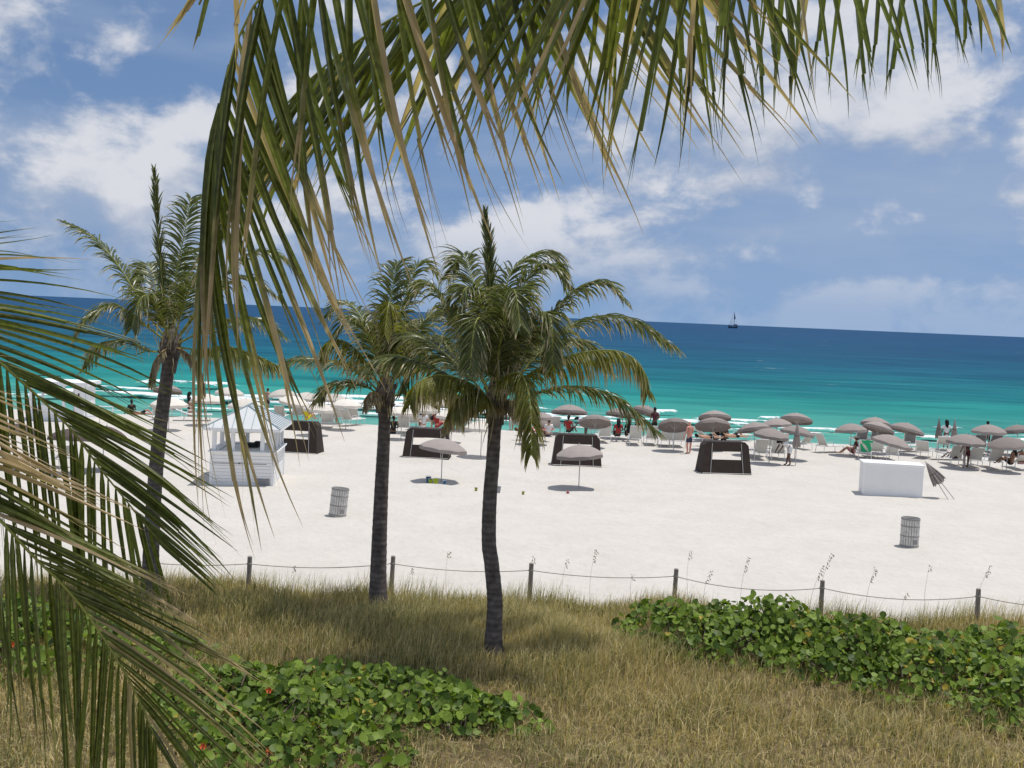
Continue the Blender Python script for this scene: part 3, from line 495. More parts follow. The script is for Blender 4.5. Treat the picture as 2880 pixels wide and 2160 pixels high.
def sand_mat():
    m, nt, N, L, b = nodes('beach_sand'); b.inputs['Roughness'].default_value = .95; b.inputs['Specular IOR Level'].default_value = .1
    tc = N.new('ShaderNodeTexCoord')
    def noise(s, d, sc=None):
        n = N.new('ShaderNodeTexNoise'); n.inputs['Scale'].default_value = s; n.inputs['Detail'].default_value = d
        if sc:
            mp = N.new('ShaderNodeMapping'); mp.inputs['Scale'].default_value = sc; L.new(tc.outputs['Object'], mp.inputs['Vector']); L.new(mp.outputs[0], n.inputs['Vector'])
        else: L.new(tc.outputs['Object'], n.inputs['Vector'])
        return n.outputs[0]
    r = ramp(N, [(.3, (.545, .512, .466)), (.7, (.59, .556, .508))]); L.new(noise(.5, 6), r.inputs[0])
    r2 = ramp(N, [(.35, (.84, .83, .81)), (.6, (1, 1, 1))]); L.new(noise(2.2, 8, (.7, 1, 1)), r2.inputs[0])
    mx = N.new('ShaderNodeMix'); mx.data_type = 'RGBA'; mx.blend_type = 'MULTIPLY'; mx.inputs['Factor'].default_value = .2; L.new(r.outputs[0], mx.inputs[6]); L.new(r2.outputs[0], mx.inputs[7])
    # damp sand at the water's edge
    sp = N.new('ShaderNodeSeparateXYZ'); L.new(tc.outputs['Object'], sp.inputs[0])
    wet = N.new('ShaderNodeMapRange'); wet.inputs['From Min'].default_value = 68.5; wet.inputs['From Max'].default_value = 71; L.new(sp.outputs[1], wet.inputs['Value'])
    mw = N.new('ShaderNodeMix'); mw.data_type = 'RGBA'; L.new(wet.outputs[0], mw.inputs['Factor']); L.new(mx.outputs[2], mw.inputs[6]); mw.inputs[7].default_value = (.36, .31, .25, 1)
    L.new(mw.outputs[2], b.inputs['Base Color'])
    bp = N.new('ShaderNodeBump'); bp.inputs['Strength'].default_value = .9; bp.inputs['Distance'].default_value = .09
    v = N.new('ShaderNodeTexVoronoi'); v.inputs['Scale'].default_value = 2.3; L.new(tc.outputs['Object'], v.inputs['Vector'])
    ad = N.new('ShaderNodeMath'); ad.operation = 'ADD'; L.new(noise(3.5, 8), ad.inputs[0])
    ml = N.new('ShaderNodeMath'); ml.operation = 'MULTIPLY'; ml.inputs[1].default_value = .35; L.new(v.outputs['Distance'], ml.inputs[0]); L.new(ml.outputs[0], ad.inputs[1])
    L.new(ad.outputs[0], bp.inputs['Height']); L.new(bp.outputs[0], b.inputs['Normal'])
    return m
M['sand'] = sand_mat()
xs = np.concatenate([np.linspace(-900, -42, 24), np.linspace(-40, 44, 290), np.linspace(46, 900, 24)])
ys = np.concatenate([np.linspace(-60, 24, 60), np.linspace(24.4, 69, 200), np.linspace(69.5, 92, 20)])
sand = tag(obj('sand', grid_mesh('sand', xs, ys, sand_z), M['sand']), 'pale dry beach sand between the dune and the sea', kind='structure')

# ------------------------------------------------------------------ dune under the grass
def dune_edge(x): return 26.35 + .35*np.sin(x*.6) + .25*np.sin(x*1.7+1) - .02*x
def dune_z(x, y):
    z = .11 + .09*fbm(x, y, .35, 4) + .04*fbm(x, y, 1.3, 1)
    k = np.clip((dune_edge(x) - y)/.9, 0, 1); k = k*k*(3-2*k)
    k = k*np.clip((34-np.abs(x))/3, 0, 1)
    return -.12 + k*(z + .17)
def dune_mat():
    m, nt, N, L, b = nodes('dune_thatch'); b.inputs['Roughness'].default_value = 1; b.inputs['Specular IOR Level'].default_value = .05
    tc = N.new('ShaderNodeTexCoord'); n = N.new('ShaderNodeTexNoise'); n.inputs['Scale'].default_value = 3; n.inputs['Detail'].default_value = 10; L.new(tc.outputs['Object'], n.inputs['Vector'])
    r = ramp(N, [(.3, (.08, .062, .035)), (.55, (.17, .13, .07)), (.75, (.30, .25, .16))]); L.new(n.outputs[0], r.inputs[0]); L.new(r.outputs[0], b.inputs['Base Color'])  # thatch browns, darkened to put the shade between the blades into the colour
    bp = N.new('ShaderNodeBump'); bp.inputs['Strength'].default_value = .8; bp.inputs['Distance'].default_value = .05
    n2 = N.new('ShaderNodeTexNoise'); n2.inputs['Scale'].default_value = 25; n2.inputs['Detail'].default_value = 6; L.new(tc.outputs['Object'], n2.inputs['Vector']); L.new(n2.outputs[0], bp.inputs['Height']); L.new(bp.outputs[0], b.inputs['Normal'])
    return m
M['dune'] = dune_mat()
dune = tag(obj('dune', grid_mesh('dune', np.linspace(-35, 35, 220), np.linspace(-12, 27.6, 130), dune_z), M['dune']), 'low dune of dry thatch below the grass', kind='structure')
dz = lambda x, y: float(dune_z(np.array(float(x)), np.array(float(y))))
sz = lambda x, y: float(sand_z(np.array(float(x)), np.array(float(y))))

# ------------------------------------------------------------------ sea
SEA = -.9
def sea_z(x, y):
    amp = np.clip((y - 72)/40, .15, 1)*np.clip((420-y)/250, 0, 1)
    return SEA + amp*(.07*np.sin(y*.62 + .6*np.sin(x*.08) + .02*x) + .05*np.sin(y*1.31 + x*.17 + np.sin(x*.31)) + .035*fbm(x, y, .55))
def sea_mesh():
    ys = np.concatenate([np.linspace(72, 150, 240), np.linspace(150.6, 420, 200), np.geomspace(424, 60000, 60)])
    V_, F_ = [], []; nx = 170
    for i, y in enumerate(ys):
        hw = 60 + .75*y; x = np.linspace(-hw, hw, nx); yy = np.full(nx, y); V_.append(np.stack([x, yy, sea_z(x, yy)], 1))
    V_ = np.concatenate(V_); k = np.arange((nx-1)*(len(ys)-1)); c = k % (nx-1) + (k//(nx-1))*nx
    return fast_mesh('sea', V_, np.stack([c, c+1, c+1+nx, c+nx], 1))
def sea_mat():
    m, nt, N, L, b = nodes('sea_water'); b.inputs['Roughness'].default_value = .5; b.inputs['Specular IOR Level'].default_value = .012
    geo = N.new('ShaderNodeNewGeometry'); sp = N.new('ShaderNodeSeparateXYZ'); L.new(geo.outputs['Position'], sp.inputs[0])
    def math_(op, a, b_=0, c=0):
        n = N.new('ShaderNodeMath'); n.operation = op
        for i, v in enumerate((a, b_, c)):
            if isinstance(v, (int, float)): n.inputs[i].default_value = v
            else: L.new(v, n.inputs[i])
        return n.outputs[0]
    def noise(scale, sc, det=5, rough=.55):
        mp = N.new('ShaderNodeMapping'); mp.inputs['Scale'].default_value = sc; L.new(geo.outputs['Position'], mp.inputs['Vector'])
        n = N.new('ShaderNodeTexNoise'); n.inputs['Scale'].default_value = scale; n.inputs['Detail'].default_value = det; n.inputs['Roughness'].default_value = rough; L.new(mp.outputs[0], n.inputs['Vector']); return n.outputs[0]
    # water gets deeper and bluer offshore, with uneven sand bars
    lg = math_('LOGARITHM', sp.outputs[1], 10.0)
    u = math_('MULTIPLY', math_('SUBTRACT', lg, math.log10(74)), 1/(math.log10(1500)-math.log10(74)))
    u = math_('ADD', u, math_('MULTIPLY', math_('SUBTRACT', noise(.02, (.35, 1, 1), 4), .5), .16))
    r = ramp(N, SEA_STOPS); L.new(u, r.inputs[0])
    # wind streaks
    st = noise(.16, (.25, 1, 1), 6, .6)
    mul = N.new('ShaderNodeMix'); mul.data_type = 'RGBA'; mul.blend_type = 'MULTIPLY'; mul.inputs['Factor'].default_value = 1
    sr = ramp(N, [(.3, (.62, .70, .76)), (.7, (1.35, 1.25, 1.2))]); L.new(st, sr.inputs[0]); L.new(r.outputs[0], mul.inputs[6]); L.new(sr.outputs[0], mul.inputs[7])
    st2 = noise(.035, (.22, 1, 1), 5, .65)
    sr2 = ramp(N, [(.32, (.74, .80, .84)), (.68, (1.22, 1.16, 1.12))]); L.new(st2, sr2.inputs[0])
    mul2 = N.new('ShaderNodeMix'); mul2.data_type = 'RGBA'; mul2.blend_type = 'MULTIPLY'; mul2.inputs['Factor'].default_value = 1; L.new(mul.outputs[2], mul2.inputs[6]); L.new(sr2.outputs[0], mul2.inputs[7]); mul = mul2
    # whitecaps
    wc = noise(.09, (.5, 1.4, 1), 7, .62)
    wm = N.new('ShaderNodeMapRange'); wm.inputs['From Min'].default_value = .685; wm.inputs['From Max'].default_value = .73; L.new(wc, wm.inputs['Value'])
    # swash foam drifting near the shore, in lace-like lines
    near = N.new('ShaderNodeMapRange'); near.inputs['From Min'].default_value = 95; near.inputs['From Max'].default_value = 80; L.new(sp.outputs[1], near.inputs['Value'])
    fo = noise(.42, (.16, 1, 1), 8, .62)
    fm = N.new('ShaderNodeMapRange'); fm.inputs['From Min'].default_value = .585; fm.inputs['From Max'].default_value = .70; L.new(fo, fm.inputs['Value'])
    foam = math_('MAXIMUM', math_('MULTIPLY', wm.outputs[0], .75), math_('MULTIPLY', math_('MULTIPLY', fm.outputs[0], near.outputs[0]), .75))
    mx = N.new('ShaderNodeMix'); mx.data_type = 'RGBA'; L.new(foam, mx.inputs['Factor']); L.new(mul.outputs[2], mx.inputs[6]); mx.inputs[7].default_value = (.78, .80, .80, 1)
    L.new(mx.outputs[2], b.inputs['Base Color'])
    bp = N.new('ShaderNodeBump'); bp.inputs['Strength'].default_value = .5; bp.inputs['Distance'].default_value = .35
    L.new(noise(.55, (.45, 1, 1), 7, .6), bp.inputs['Height']); L.new(bp.outputs[0], b.inputs['Normal'])
    return m
SEA_STOPS = [(0, (.14, .36, .30)), (.05, (.070, .30, .25)), (.13, (.020, .225, .205)), (.23, (.010, .145, .172)), (.34, (.009, .096, .152)), (.55, (.010, .070, .143)), (1, (.012, .062, .145))]
M['sea'] = sea_mat()
sea = tag(obj('sea', sea_mesh(), M['sea']), 'turquoise sea turning deep blue towards the horizon', kind='structure')
def foam_mat():
    m, nt, N, L, b = nodes('wave_foam'); b.inputs['Base Color'].default_value = (.80, .82, .82, 1); b.inputs['Roughness'].default_value = .8
    geo = N.new('ShaderNodeNewGeometry'); mp = N.new('ShaderNodeMapping'); mp.inputs['Scale'].default_value = (.5, 1, 1); L.new(geo.outputs['Position'], mp.inputs['Vector'])
    n = N.new('ShaderNodeTexNoise'); n.inputs['Scale'].default_value = 1.4; n.inputs['Detail'].default_value = 8; n.inputs['Roughness'].default_value = .65; L.new(mp.outputs[0], n.inputs['Vector'])
    at = N.new('ShaderNodeAttribute'); at.attribute_name = 'edge'
    a = N.new('ShaderNodeMath'); a.operation = 'SUBTRACT'; L.new(n.outputs[0], a.inputs[0]); L.new(at.outputs['Fac'], a.inputs[1])
    mr = N.new('ShaderNodeMapRange'); mr.inputs['From Min'].default_value = .0; mr.inputs['From Max'].default_value = .12; L.new(a.outputs[0], mr.inputs['Value'])
    tr = N.new('ShaderNodeBsdfTransparent'); ms = N.new('ShaderNodeMixShader'); L.new(mr.outputs[0], ms.inputs[0]); L.new(tr.outputs[0], ms.inputs[1]); L.new(b.outputs[0], ms.inputs[2])
    L.new(ms.outputs[0], nt.nodes['Material Output'].inputs[0]); return m
M['foam'] = foam_mat()
def breaker(x0, x1, y, w, h, seed):
    """a breaking wave: a low ridge of foam that thins to lace on its edges"""
    n = max(12, int((x1-x0)/.5)); k = 9; X = np.linspace(x0, x1, n); vs = []; ed = []
    for i, x in enumerate(X):
        t = i/(n-1); env = min(1, min(t, 1-t)*6)**.6
        yc = y + .8*math.sin(x*.21+seed) + .35*math.sin(x*.77+seed*2); ww = w*(.45+.55*env)*(.8+.3*math.sin(x*.9+seed))
        for j in range(k):
            s = j/(k-1)*2-1; hh = h*env*max(0, 1-s*s)**.8*(1 if s < 0 else .9)
            vs.append((x, yc + s*ww, SEA + .13 + hh)); ed.append(.28 + .42*abs(s)**1.5 + .35*(1-env))
    F_ = []
    for i in range(n-1):
        for j in range(k-1): a = i*k+j; F_.append((a, a+k, a+k+1, a+1))
    return obj('breaking_wave', fast_mesh('breaking_wave', np.array(vs), np.array(F_), attrs={'edge': np.array(ed)}), M['foam'], sea)
for a in ((-35, -25, 101, 2.2, .55, 1), (-37, -29, 95, 1.5, .3, 5), (-21, -1, 94, 3.2, .5, 2), (-12, 4, 90.5, 2.6, .4, 19), (-26, 0, 91.5, 2.8, .3, 20), (-18, 9, 86.0, 2.4, .25, 21), (-40, -18, 89, 2.4, .3, 22), (-30, -4, 87, 2.2, .35, 3), (-14, 12, 83.5, 1.6, .3, 9), (10.5, 14.5, 92.5, .9, .45, 4), (14, 22, 88, .9, .3, 6), (20.2, 22.6, 91.5, .5, .4, 7),
          (6, 20, 86, 1.2, .3, 8), (17, 33, 83.0, .8, .25, 10), (27, 48, 81, 1.0, .3, 11), (33, 37, 88, .4, .3, 12), (36, 60, 84, 1.0, .3, 13), (-60, -30, 84, 1.6, .3, 14), (-75, -45, 92, 2, .4, 15), (8, 26, 80.4, .7, .15, 16), (-28, 6, 80.6, .9, .15, 17), (30, 50, 78.6, .8, .15, 18)):
    breaker(*a)

# ------------------------------------------------------------------ palms
UP = Vector((0, 0, 1))
def leaflet(mb, p, d0, wdir, L, w, droop, wind, n=9, dry=0.0, dry_tip=.5, fray=0.0, rv=0.0, fold=.5, curl=0.0, rg=rnd):
    """one V-folded leaflet strip added to mb (attributes dry, rv); frayed tips split into threads"""
    dry_a = mb.a.setdefault('dry', []); rv_a = mb.a.setdefault('rv', []); mid_a = mb.a.setdefault('mid', [])
    def strip(p, d, L, n, w0, w1f, t0, t1, droop, curlv):
        b = len(mb.v); pts = []; ds = L/n
        for i in range(n+1):
            pts.append((p.copy(), d.copy())); k = i/n
            d = (d + (Vector((0, 0, -1))*droop*(.4+1.2*k) + wind*.5 + curlv*k)*ds).normalized(); p = p + d*ds
        for i, (q, t) in enumerate(pts):
            k = i/n; tt = t0 + (t1-t0)*k
            wv = wdir - t*wdir.dot(t)
            wv = wv.normalized() if wv.length > 1e-4 else t.orthogonal().normalized()
            nv = t.cross(wv)
            ww = w1f(k)*w0*.5
            mb.v += [tuple(q - wv*ww + nv*ww*fold), tuple(q), tuple(q + wv*ww + nv*ww*fold)]
            dv = dry + dry_tip*tt**2.2
            dry_a.extend([dv + .12*tt, dv, dv + .12*tt]); rv_a.extend([rv]*3); mid_a.extend([0, 1, 0])
        for i in range(n):
            a = b + i*3; mb.f += [(a, a+1, a+4, a+3), (a+1, a+2, a+5, a+4)]; mb.mi += [0, 0]
        return pts
    cv = Vector((rg.uniform(-1, 1), rg.uniform(-1, 1), rg.uniform(-1, 1)))*curl
    if fray and rg.random() < fray:
        cut = rg.uniform(.55, .75)
        pts = strip(p, d0, L*cut, max(4, int(n*cut)), w, lambda k: min(1, .35+k*4)*(1-.25*k), 0, cut, droop, cv)
        q, d = pts[-1]; wv = wdir - d*wdir.dot(d); wv = wv.normalized() if wv.length > 1e-4 else d.orthogonal().normalized()
        ns = rg.choice((2, 2, 3))
        for j in range(ns):
            s = (j+.5)/ns*2-1
            strip(q + wv*s*w*.3, (d + wv*s*rg.uniform(.02, .12) + Vector((rg.uniform(-1, 1), rg.uniform(-1, 1), rg.uniform(-1, 1)))*.05).normalized(), L*(1-cut)*rg.uniform(.5, 1.1), 5, w*.86/ns,
                  lambda k: 1-.95*k**.8, cut, 1, droop, cv + Vector((rg.uniform(-1, 1), rg.uniform(-1, 1), rg.uniform(-1, 1)))*1.4)
    else:
        strip(p, d0, L, n, w, lambda k: min(1, .35+k*5)*(1-k**2.2*.97), 0, 1, droop, cv)
def rachis_mesh(pts, r0, r1, n=7):
    mb = MB(); m = len(pts); mb.tube(pts, [r0 + (r1-r0)*(i/(m-1))**.7 for i in range(m)], n); return mb.mesh('frond', True)
def near_frond(tree, ctrl, t_range, count1, normal, ca, cb, cc, Lmax, w, droop, wind, dry, dry_tip, fray, seed, curl=.15, r0=.017, prof=None, jit=.12, cb2=None, lab=None, cc2=None, ca2=None, count2=None, push=0):
    """a close frond: the midrib is the part, every leaflet a sub-part"""
    rg = random.Random(seed)
    pts, Ltot = spline(ctrl, 44)
    fr = obj('frond', rachis_mesh(pts, r0, .003), M['rachis'], tree)
    if lab: fr['label'] = lab
    normal = Vector(normal)
    for side in (1, -1):
        cbs = cb if side == 1 else (cb2 if cb2 is not None else cb); cas = ca if side == 1 or ca2 is None else ca2; count = count1 if side == 1 or count2 is None else count2
        for i in range(count):
            u = (i + rg.uniform(-.3, .3) + (.5 if side < 0 else 0))/count; u = min(.995, max(0, u))
            t = t_range[0] + (t_range[1]-t_range[0])*u
            x = t*43; j = min(42, int(x)); p = pts[j].lerp(pts[j+1], x-j)
            T = (pts[min(43, j+2)] - pts[max(0, j-1)]).normalized()
            Nn = (normal - T*normal.dot(T)).normalized(); S = T.cross(Nn)*side
            tip = max(0, (u-.8)/.2)
            cv_, av_ = (cbs(u) if callable(cbs) else cbs), (cas(u) if callable(cas) else cas)
            d = T*(av_ + .35*tip + .2*u) + S*(cv_*(1-.45*tip)) + Nn*rg.uniform(-jit, jit)*1.2 + Vector((0, 0, -(cc if side == 1 or cc2 is None else cc2))) + Vector((rg.uniform(-jit, jit), rg.uniform(-jit, jit), rg.uniform(-jit, jit)))*.5
            d.x += push(u) if push else 0
            d.normalize()
            L = Lmax*(prof(u) if prof else (min(1, .55+u*1.6)*(1-.55*max(0, (u-.55)/.45)**1.5)))*rg.uniform(.86, 1.1)
            wd = (T*.9 + Nn*rg.uniform(-.5, .5)*.8).normalized()
            mb = MB(); dr = (dry(u) if callable(dry) else dry)*rg.uniform(.3, 1.4) + (.55 if rg.random() < .06 else 0)
            leaflet(mb, p, d, wd, L, w*rg.uniform(.8, 1.12), droop*rg.uniform(.7, 1.3), wind*rg.uniform(.6, 1.4), 11, dr, dry_tip*rg.uniform(.4, 1.3), fray, rg.random(), rg.uniform(.5, 1.25), curl*rg.uniform(0, 1.6), rg)
            obj('leaflet', mb, M['palm_near'], fr)
    return fr
def far_frond(tree, kind, ctrl, seed, count=90, Lmax=.84, w=.044):
    rg = random.Random(seed); pts, Ltot = spline(ctrl, 30)
    fr = obj('frond', rachis_mesh(pts, .030, .005, 5), M['rachis_dry'] if kind == 'd' else M['rachis'], tree)
    mb = MB(); out = (pts[-1]-pts[0]); out.z = 0
    for side in (1, -1):
        for i in range(count):
            u = (i + rg.random())/count; t = .2 + .795*u; x = t*29; j = min(28, int(x)); p = pts[j].lerp(pts[j+1], x-j)
            T = (pts[min(29, j+2)] - pts[max(0, j-1)]).normalized()
            Nn = UP - T*UP.dot(T)
            if Nn.length < .25: Nn = Vector((0, -1, 0)) - T*(-T.y)
            Nn.normalize(); S = T.cross(Nn)*side
            if kind == 'spike': d = T*1.0 + S*.22 + Nn*rg.uniform(-.1, .1)
            elif kind == 'd': d = T*.5 + S*.35 + Vector((0, 0, -.8))
            else: d = T*(.55+.5*u) + S*.75 + Nn*(rg.uniform(.1, .3) if kind == 'n' else -.2)
            d = (d + Vector((rg.uniform(-1, 1), rg.uniform(-1, 1), rg.uniform(-1, 1)))*.12).normalized()
            L = Lmax*min(1, .5+u*2)*(1-.6*max(0, (u-.6)/.4)**1.4)*rg.uniform(.75, 1.1)*{'spike': .62, 'd': .55}.get(kind, 1)
            dry = {'n': .02, 'spike': 0, 'y': .05, 'd': .5}[kind]
            leaflet(mb, p, d, (T + Nn*rg.uniform(-.5, .5)).normalized(), L, w, {'spike': 1.1, 'n': 2.4, 'y': 4.5, 'd': 2.5}[kind]*rg.uniform(.6, 1.5), Vector((.25, 0, .05)), 5, dry*rg.uniform(.4, 1.5), rg.choice((.15, .5, .75, .9) if kind != 'y' else (.5, .8, 1.0, 1.1)), 0, rg.random(), .5, .7, rg)
    lf = obj('leaflets', mb, {'n': M['palm_far'], 'spike': M['palm_far'], 'y': M['palm_yellow'], 'd': M['palm_dead']}[kind], fr); lf['kind'] = 'stuff'
    return fr
def trunk_mat():
    m, nt, N, L, b = nodes('palm_trunk_bark'); b.inputs['Roughness'].default_value = .9; b.inputs['Specular IOR Level'].default_value = .15
    tc = N.new('ShaderNodeTexCoord'); n = N.new('ShaderNodeTexNoise'); n.inputs['Scale'].default_value = 7; n.inputs['Detail'].default_value = 8
    mp = N.new('ShaderNodeMapping'); mp.inputs['Scale'].default_value = (1, 1, .8); L.new(tc.outputs['Object'], mp.inputs['Vector']); L.new(mp.outputs[0], n.inputs['Vector'])
    r = ramp(N, [(.25, (.075, .062, .056)), (.55, (.14, .12, .11)), (.8, (.23, .20, .185))]); L.new(n.outputs[0], r.inputs[0])
    wv = N.new('ShaderNodeTexWave'); wv.wave_type = 'BANDS'; wv.bands_direction = 'Z'; wv.inputs['Scale'].default_value = 2.6; wv.inputs['Distortion'].default_value = 3.2; wv.inputs['Detail'].default_value = 3; wv.inputs['Detail Scale'].default_value = 2.2; L.new(tc.outputs['Object'], wv.inputs['Vector'])
    wr = ramp(N, [(0, (.55, .53, .52)), (.18, (1, 1, 1)), (.80, (1, 1, 1)), (1, (1.55, 1.5, 1.45))]); L.new(wv.outputs['Fac'], wr.inputs[0])
    mm = N.new('ShaderNodeMix'); mm.data_type = 'RGBA'; mm.blend_type = 'MULTIPLY'; mm.inputs['Factor'].default_value = .5; L.new(r.outputs[0], mm.inputs[6]); L.new(wr.outputs[0], mm.inputs[7]); L.new(mm.outputs[2], b.inputs['Base Color'])
    bp = N.new('ShaderNodeBump'); bp.inputs['Strength'].default_value = .6; bp.inputs['Distance'].default_value = .02
    n2 = N.new('ShaderNodeTexNoise'); n2.inputs['Scale'].default_value = 30; n2.inputs['Detail'].default_value = 6; mp2 = N.new('ShaderNodeMapping'); mp2.inputs['Scale'].default_value = (1, 1, .25); L.new(tc.outputs['Object'], mp2.inputs['Vector']); L.new(mp2.outputs[0], n2.inputs['Vector'])
    L.new(n2.outputs[0], bp.inputs['Height']); L.new(bp.outputs[0], b.inputs['Normal']); return m
M['trunk'] = trunk_mat()
def trunk(tree, ctrl, r0, r1, seed):
    """ringed trunk: each leaf scar is a real step"""
    rg = random.Random(seed); pts, Lt = spline(ctrl, max(30, int(14*6)))
    rings = len(pts); P_, Rd = [], []
    for i, p in enumerate(pts):
        k = i/(rings-1); base = r0*(1 + .45*math.exp(-k*16)) + (r1-r0)*k
        P_.append(p + Vector((rg.uniform(-1, 1), rg.uniform(-1, 1), 0))*.002); Rd.append(base*(1 + (.018 if i % 3 == 0 else -.006) + rg.uniform(-.005, .005)))
    mb = MB(); mb.tube(P_, Rd, 14); o = obj('trunk', mb.mesh('trunk', True), M['trunk'], tree)
    return o, pts
def crown_base(tree, top, r, seed):
    """old leaf bases and fibre round the top of the trunk"""
    rg = random.Random(seed); mb = MB(); top = Vector(top)
    mb.lathe([(r*.95, -.55), (r*1.25, -.3), (r*1.7, -.05), (r*1.75, .15), (r*1.1, .42), (r*.3, .62)], 12, top, True, True)
    o = obj('crown_base', mb, M['trunk'], tree)
    for k in range(11):
        a = k*2.4 + rg.uniform(-.2, .2); d = Vector((math.cos(a), math.sin(a), 0)); q = top + Vector((0, 0, rg.uniform(-.45, .1)))
        b = MB(); L = rg.uniform(.25, .5); b.tube([q + d*r*.9, q + d*(r*1.3) + UP*L*.45, q + d*(r*1.7+.05) + UP*L*rg.uniform(.5, .8)], [.075, .05, .018], 5)
        obj('leaf_stub', b, M['trunk'], tree)
    fb = MB(); fb.a = {}
    for k in range(10):
        a = rg.uniform(0, 6.28); d = Vector((math.cos(a), math.sin(a), 0)); q = top + d*r*1.2 + UP*rg.uniform(-.4, .2)
        leaflet(fb, q, (d*.5 - UP*.9).normalized(), d.cross(UP), rg.uniform(.25, .7), rg.uniform(.02, .05), 1.5, Vector((.1, 0, 0)), 4, .8, .4, 0, rg.random(), .3, .8, rg)
    # dry, tangled flower stalks hanging among the fronds
    c = top + Vector((.15, -.55, .85))
    for k in range(60):
        q = c + Vector((rg.gauss(0, .35), rg.gauss(0, .25), rg.gauss(0, .35)))
        leaflet(fb, q, Vector((rg.uniform(-.5, .5), rg.uniform(-.5, .2), -.8)).normalized(), Vector((rg.uniform(-1, 1), rg.uniform(-1, 1), .1)).normalized(), rg.uniform(.3, .65), rg.uniform(.018, .035), 1.2, Vector((.1, 0, 0)), 5, .9, .3, 0, rg.random(), .3, 3.0, rg)
    obj('dead_fibre', fb, M['palm_dead'], tree)['kind'] = 'stuff'
def field_palm(label, trunk_pts, r0, r1, fronds, seed):
    base = Vector(trunk_pts[0]); base.z = dz(base.x, base.y) - .1
    tree = tag(empty('palm_tree'), label, 'palm tree', 'palms growing in the dune grass')
    tp = [tuple(base)] + [tuple(p) for p in trunk_pts[1:]]
    _, pts = trunk(tree, tp, r0, r1, seed)
    crown_base(tree, pts[-1], r1, seed)
    for i, (k, c) in enumerate(fronds): far_frond(tree, k, c, seed*50+i, 92 if seed == 3 else 72, .84 if seed == 3 else .76)
    return tree
field_palm('slim slightly bent palm with full crown, nearest of the three in the grass', TRUNK_RIGHT, .165, .125, PALM_RIGHT, 3)
field_palm('palm with a thick straight trunk, its crown partly behind the nearest one', TRUNK_MID, .20, .13, PALM_MID, 5)
field_palm('palm with a leaning dark trunk behind the hanging fronds at left', TRUNK_LEFT, .19, .14, PALM_LEFT, 8)

# the palm beside the viewpoint whose fronds hang into the top of the view
near = tag(empty('palm_tree'), 'close palm whose long green and straw fronds hang across the top', 'palm tree')
trunk(near, [(1.05, -.5, -.1), (1.08, -.5, 2.5), (1.03, -.45, 5.5), (1.0, -.38, 8.7)], .19, .13, 11); crown_base(near, (1.0, -.38, 8.75), .13, 12)
TOWARD = (0, -1, .15)   # the blades of these fronds lie open towards the building
near_frond(near, FROND_A, (.62, .995), 26, TOWARD, lambda u: .2+.62*u, lambda u: .12+.34*max(0, u-.45), .85, 1.2, .031, .22, Vector((.42, 0, .03)), .17, 1.0, .6, 101, curl=.3, prof=lambda u: .85+.25*u, cb2=lambda u: .95-.66*u, cc2=.12, ca2=lambda u: .20+.70*u, count2=52, push=lambda u: .95*max(0, 1-u/.95), jit=.08)
near_frond(near, FROND_F, (.86, .998), 5, TOWARD, .8, .25, .25, .42, .030, .8, Vector((-.1, 0, 0)), .5, .6, .7, 106, curl=2.2, jit=.25)
near_frond(near, FROND_B, (.50, .995), 46, (.15, -.55, .9), 1.0, .28, .80, .92, .036, .4, Vector((-.05, 0, 0)), .0, .66, .5, 102, curl=.25, prof=lambda u: (.95)*(1-.62*max(0, (u-.72)/.28)))
near_frond(near, FROND_C, (.50, .995), 30, (0, -.5, .9), .24, .22, 1.1, .62, .030, .5, Vector((.12, 0, 0)), -.05, .42, .8, 103, curl=.4, prof=lambda u: (1.15-.45*u)*(1-.4*max(0, (u-.75)/.25)), jit=.2)
for i, (ax, el) in enumerate(((200, 25), (250, 10), (300, 30), (340, 5), (150, 15), (110, 40))):
    d = Vector((math.cos(R(ax)), math.sin(R(ax)), 0)); c0 = Vector((1.0, -.38, 8.85)); e = math.tan(R(el))
    far_frond(near, 'n', [tuple(c0), tuple(c0 + d*1.0 + UP*(.5+e*.8)), tuple(c0 + d*2.1 + UP*(.55+e)), tuple(c0 + d*3.1 + UP*(-.1+e*.6)), tuple(c0 + d*3.7 + UP*(-.9+e*.3))], 900+i, 40, .9, .045)
# the palm just outside the left edge
side = tag(empty('palm_tree'), 'close palm at left whose two big fronds reach in from the left edge', 'palm tree')
trunk(side, [(-4.05, 4.8, -.1), (-4.1, 4.85, 2.5), (-4.0, 4.85, 5), (-3.97, 4.85, 6.55)], .18, .13, 21); crown_base(side, (-3.97, 4.85, 6.6), .13, 22)
near_frond(side, FROND_D, (.26, .995), 44, (0, -1, .1), .70, .62, .35, 1.02, .028, .20, Vector((.05, 0, -.1)), -.03, .45, .5, 104, curl=.3, prof=lambda u: (1.05-.1*u)*(1-.5*max(0, (u-.7)/.3)), cb2=.36, cc2=0, ca2=.85, jit=.07)
near_frond(side, FROND_E, (.26, .995), 56, (0, -1, .1), .66, .62, .45, 1.02, .025, .18, Vector((.04, 0, -.1)), lambda u: .6 if u < .32 else .07, .66, .55, 105, curl=.3, prof=lambda u: (1.05-.1*u)*(1-.5*max(0, (u-.75)/.25)), cb2=.40, cc2=0, ca2=.85, jit=.1)
for i, (ax, el) in enumerate(((100, 20), (150, 35), (200, 10), (250, 25), (310, -15))):
    d = Vector((math.cos(R(ax)), math.sin(R(ax)), 0)); c0 = Vector((-3.97, 4.85, 6.7)); e = math.tan(R(el))
    far_frond(side, 'n', [tuple(c0), tuple(c0 + d*.8 + UP*(.5+e*.6)), tuple(c0 + d*1.6 + UP*(.5+e)), tuple(c0 + d*2.3 + UP*(-.1+e*.6)), tuple(c0 + d*2.7 + UP*(-.8+e*.3))], 950+i, 40, .8, .04)

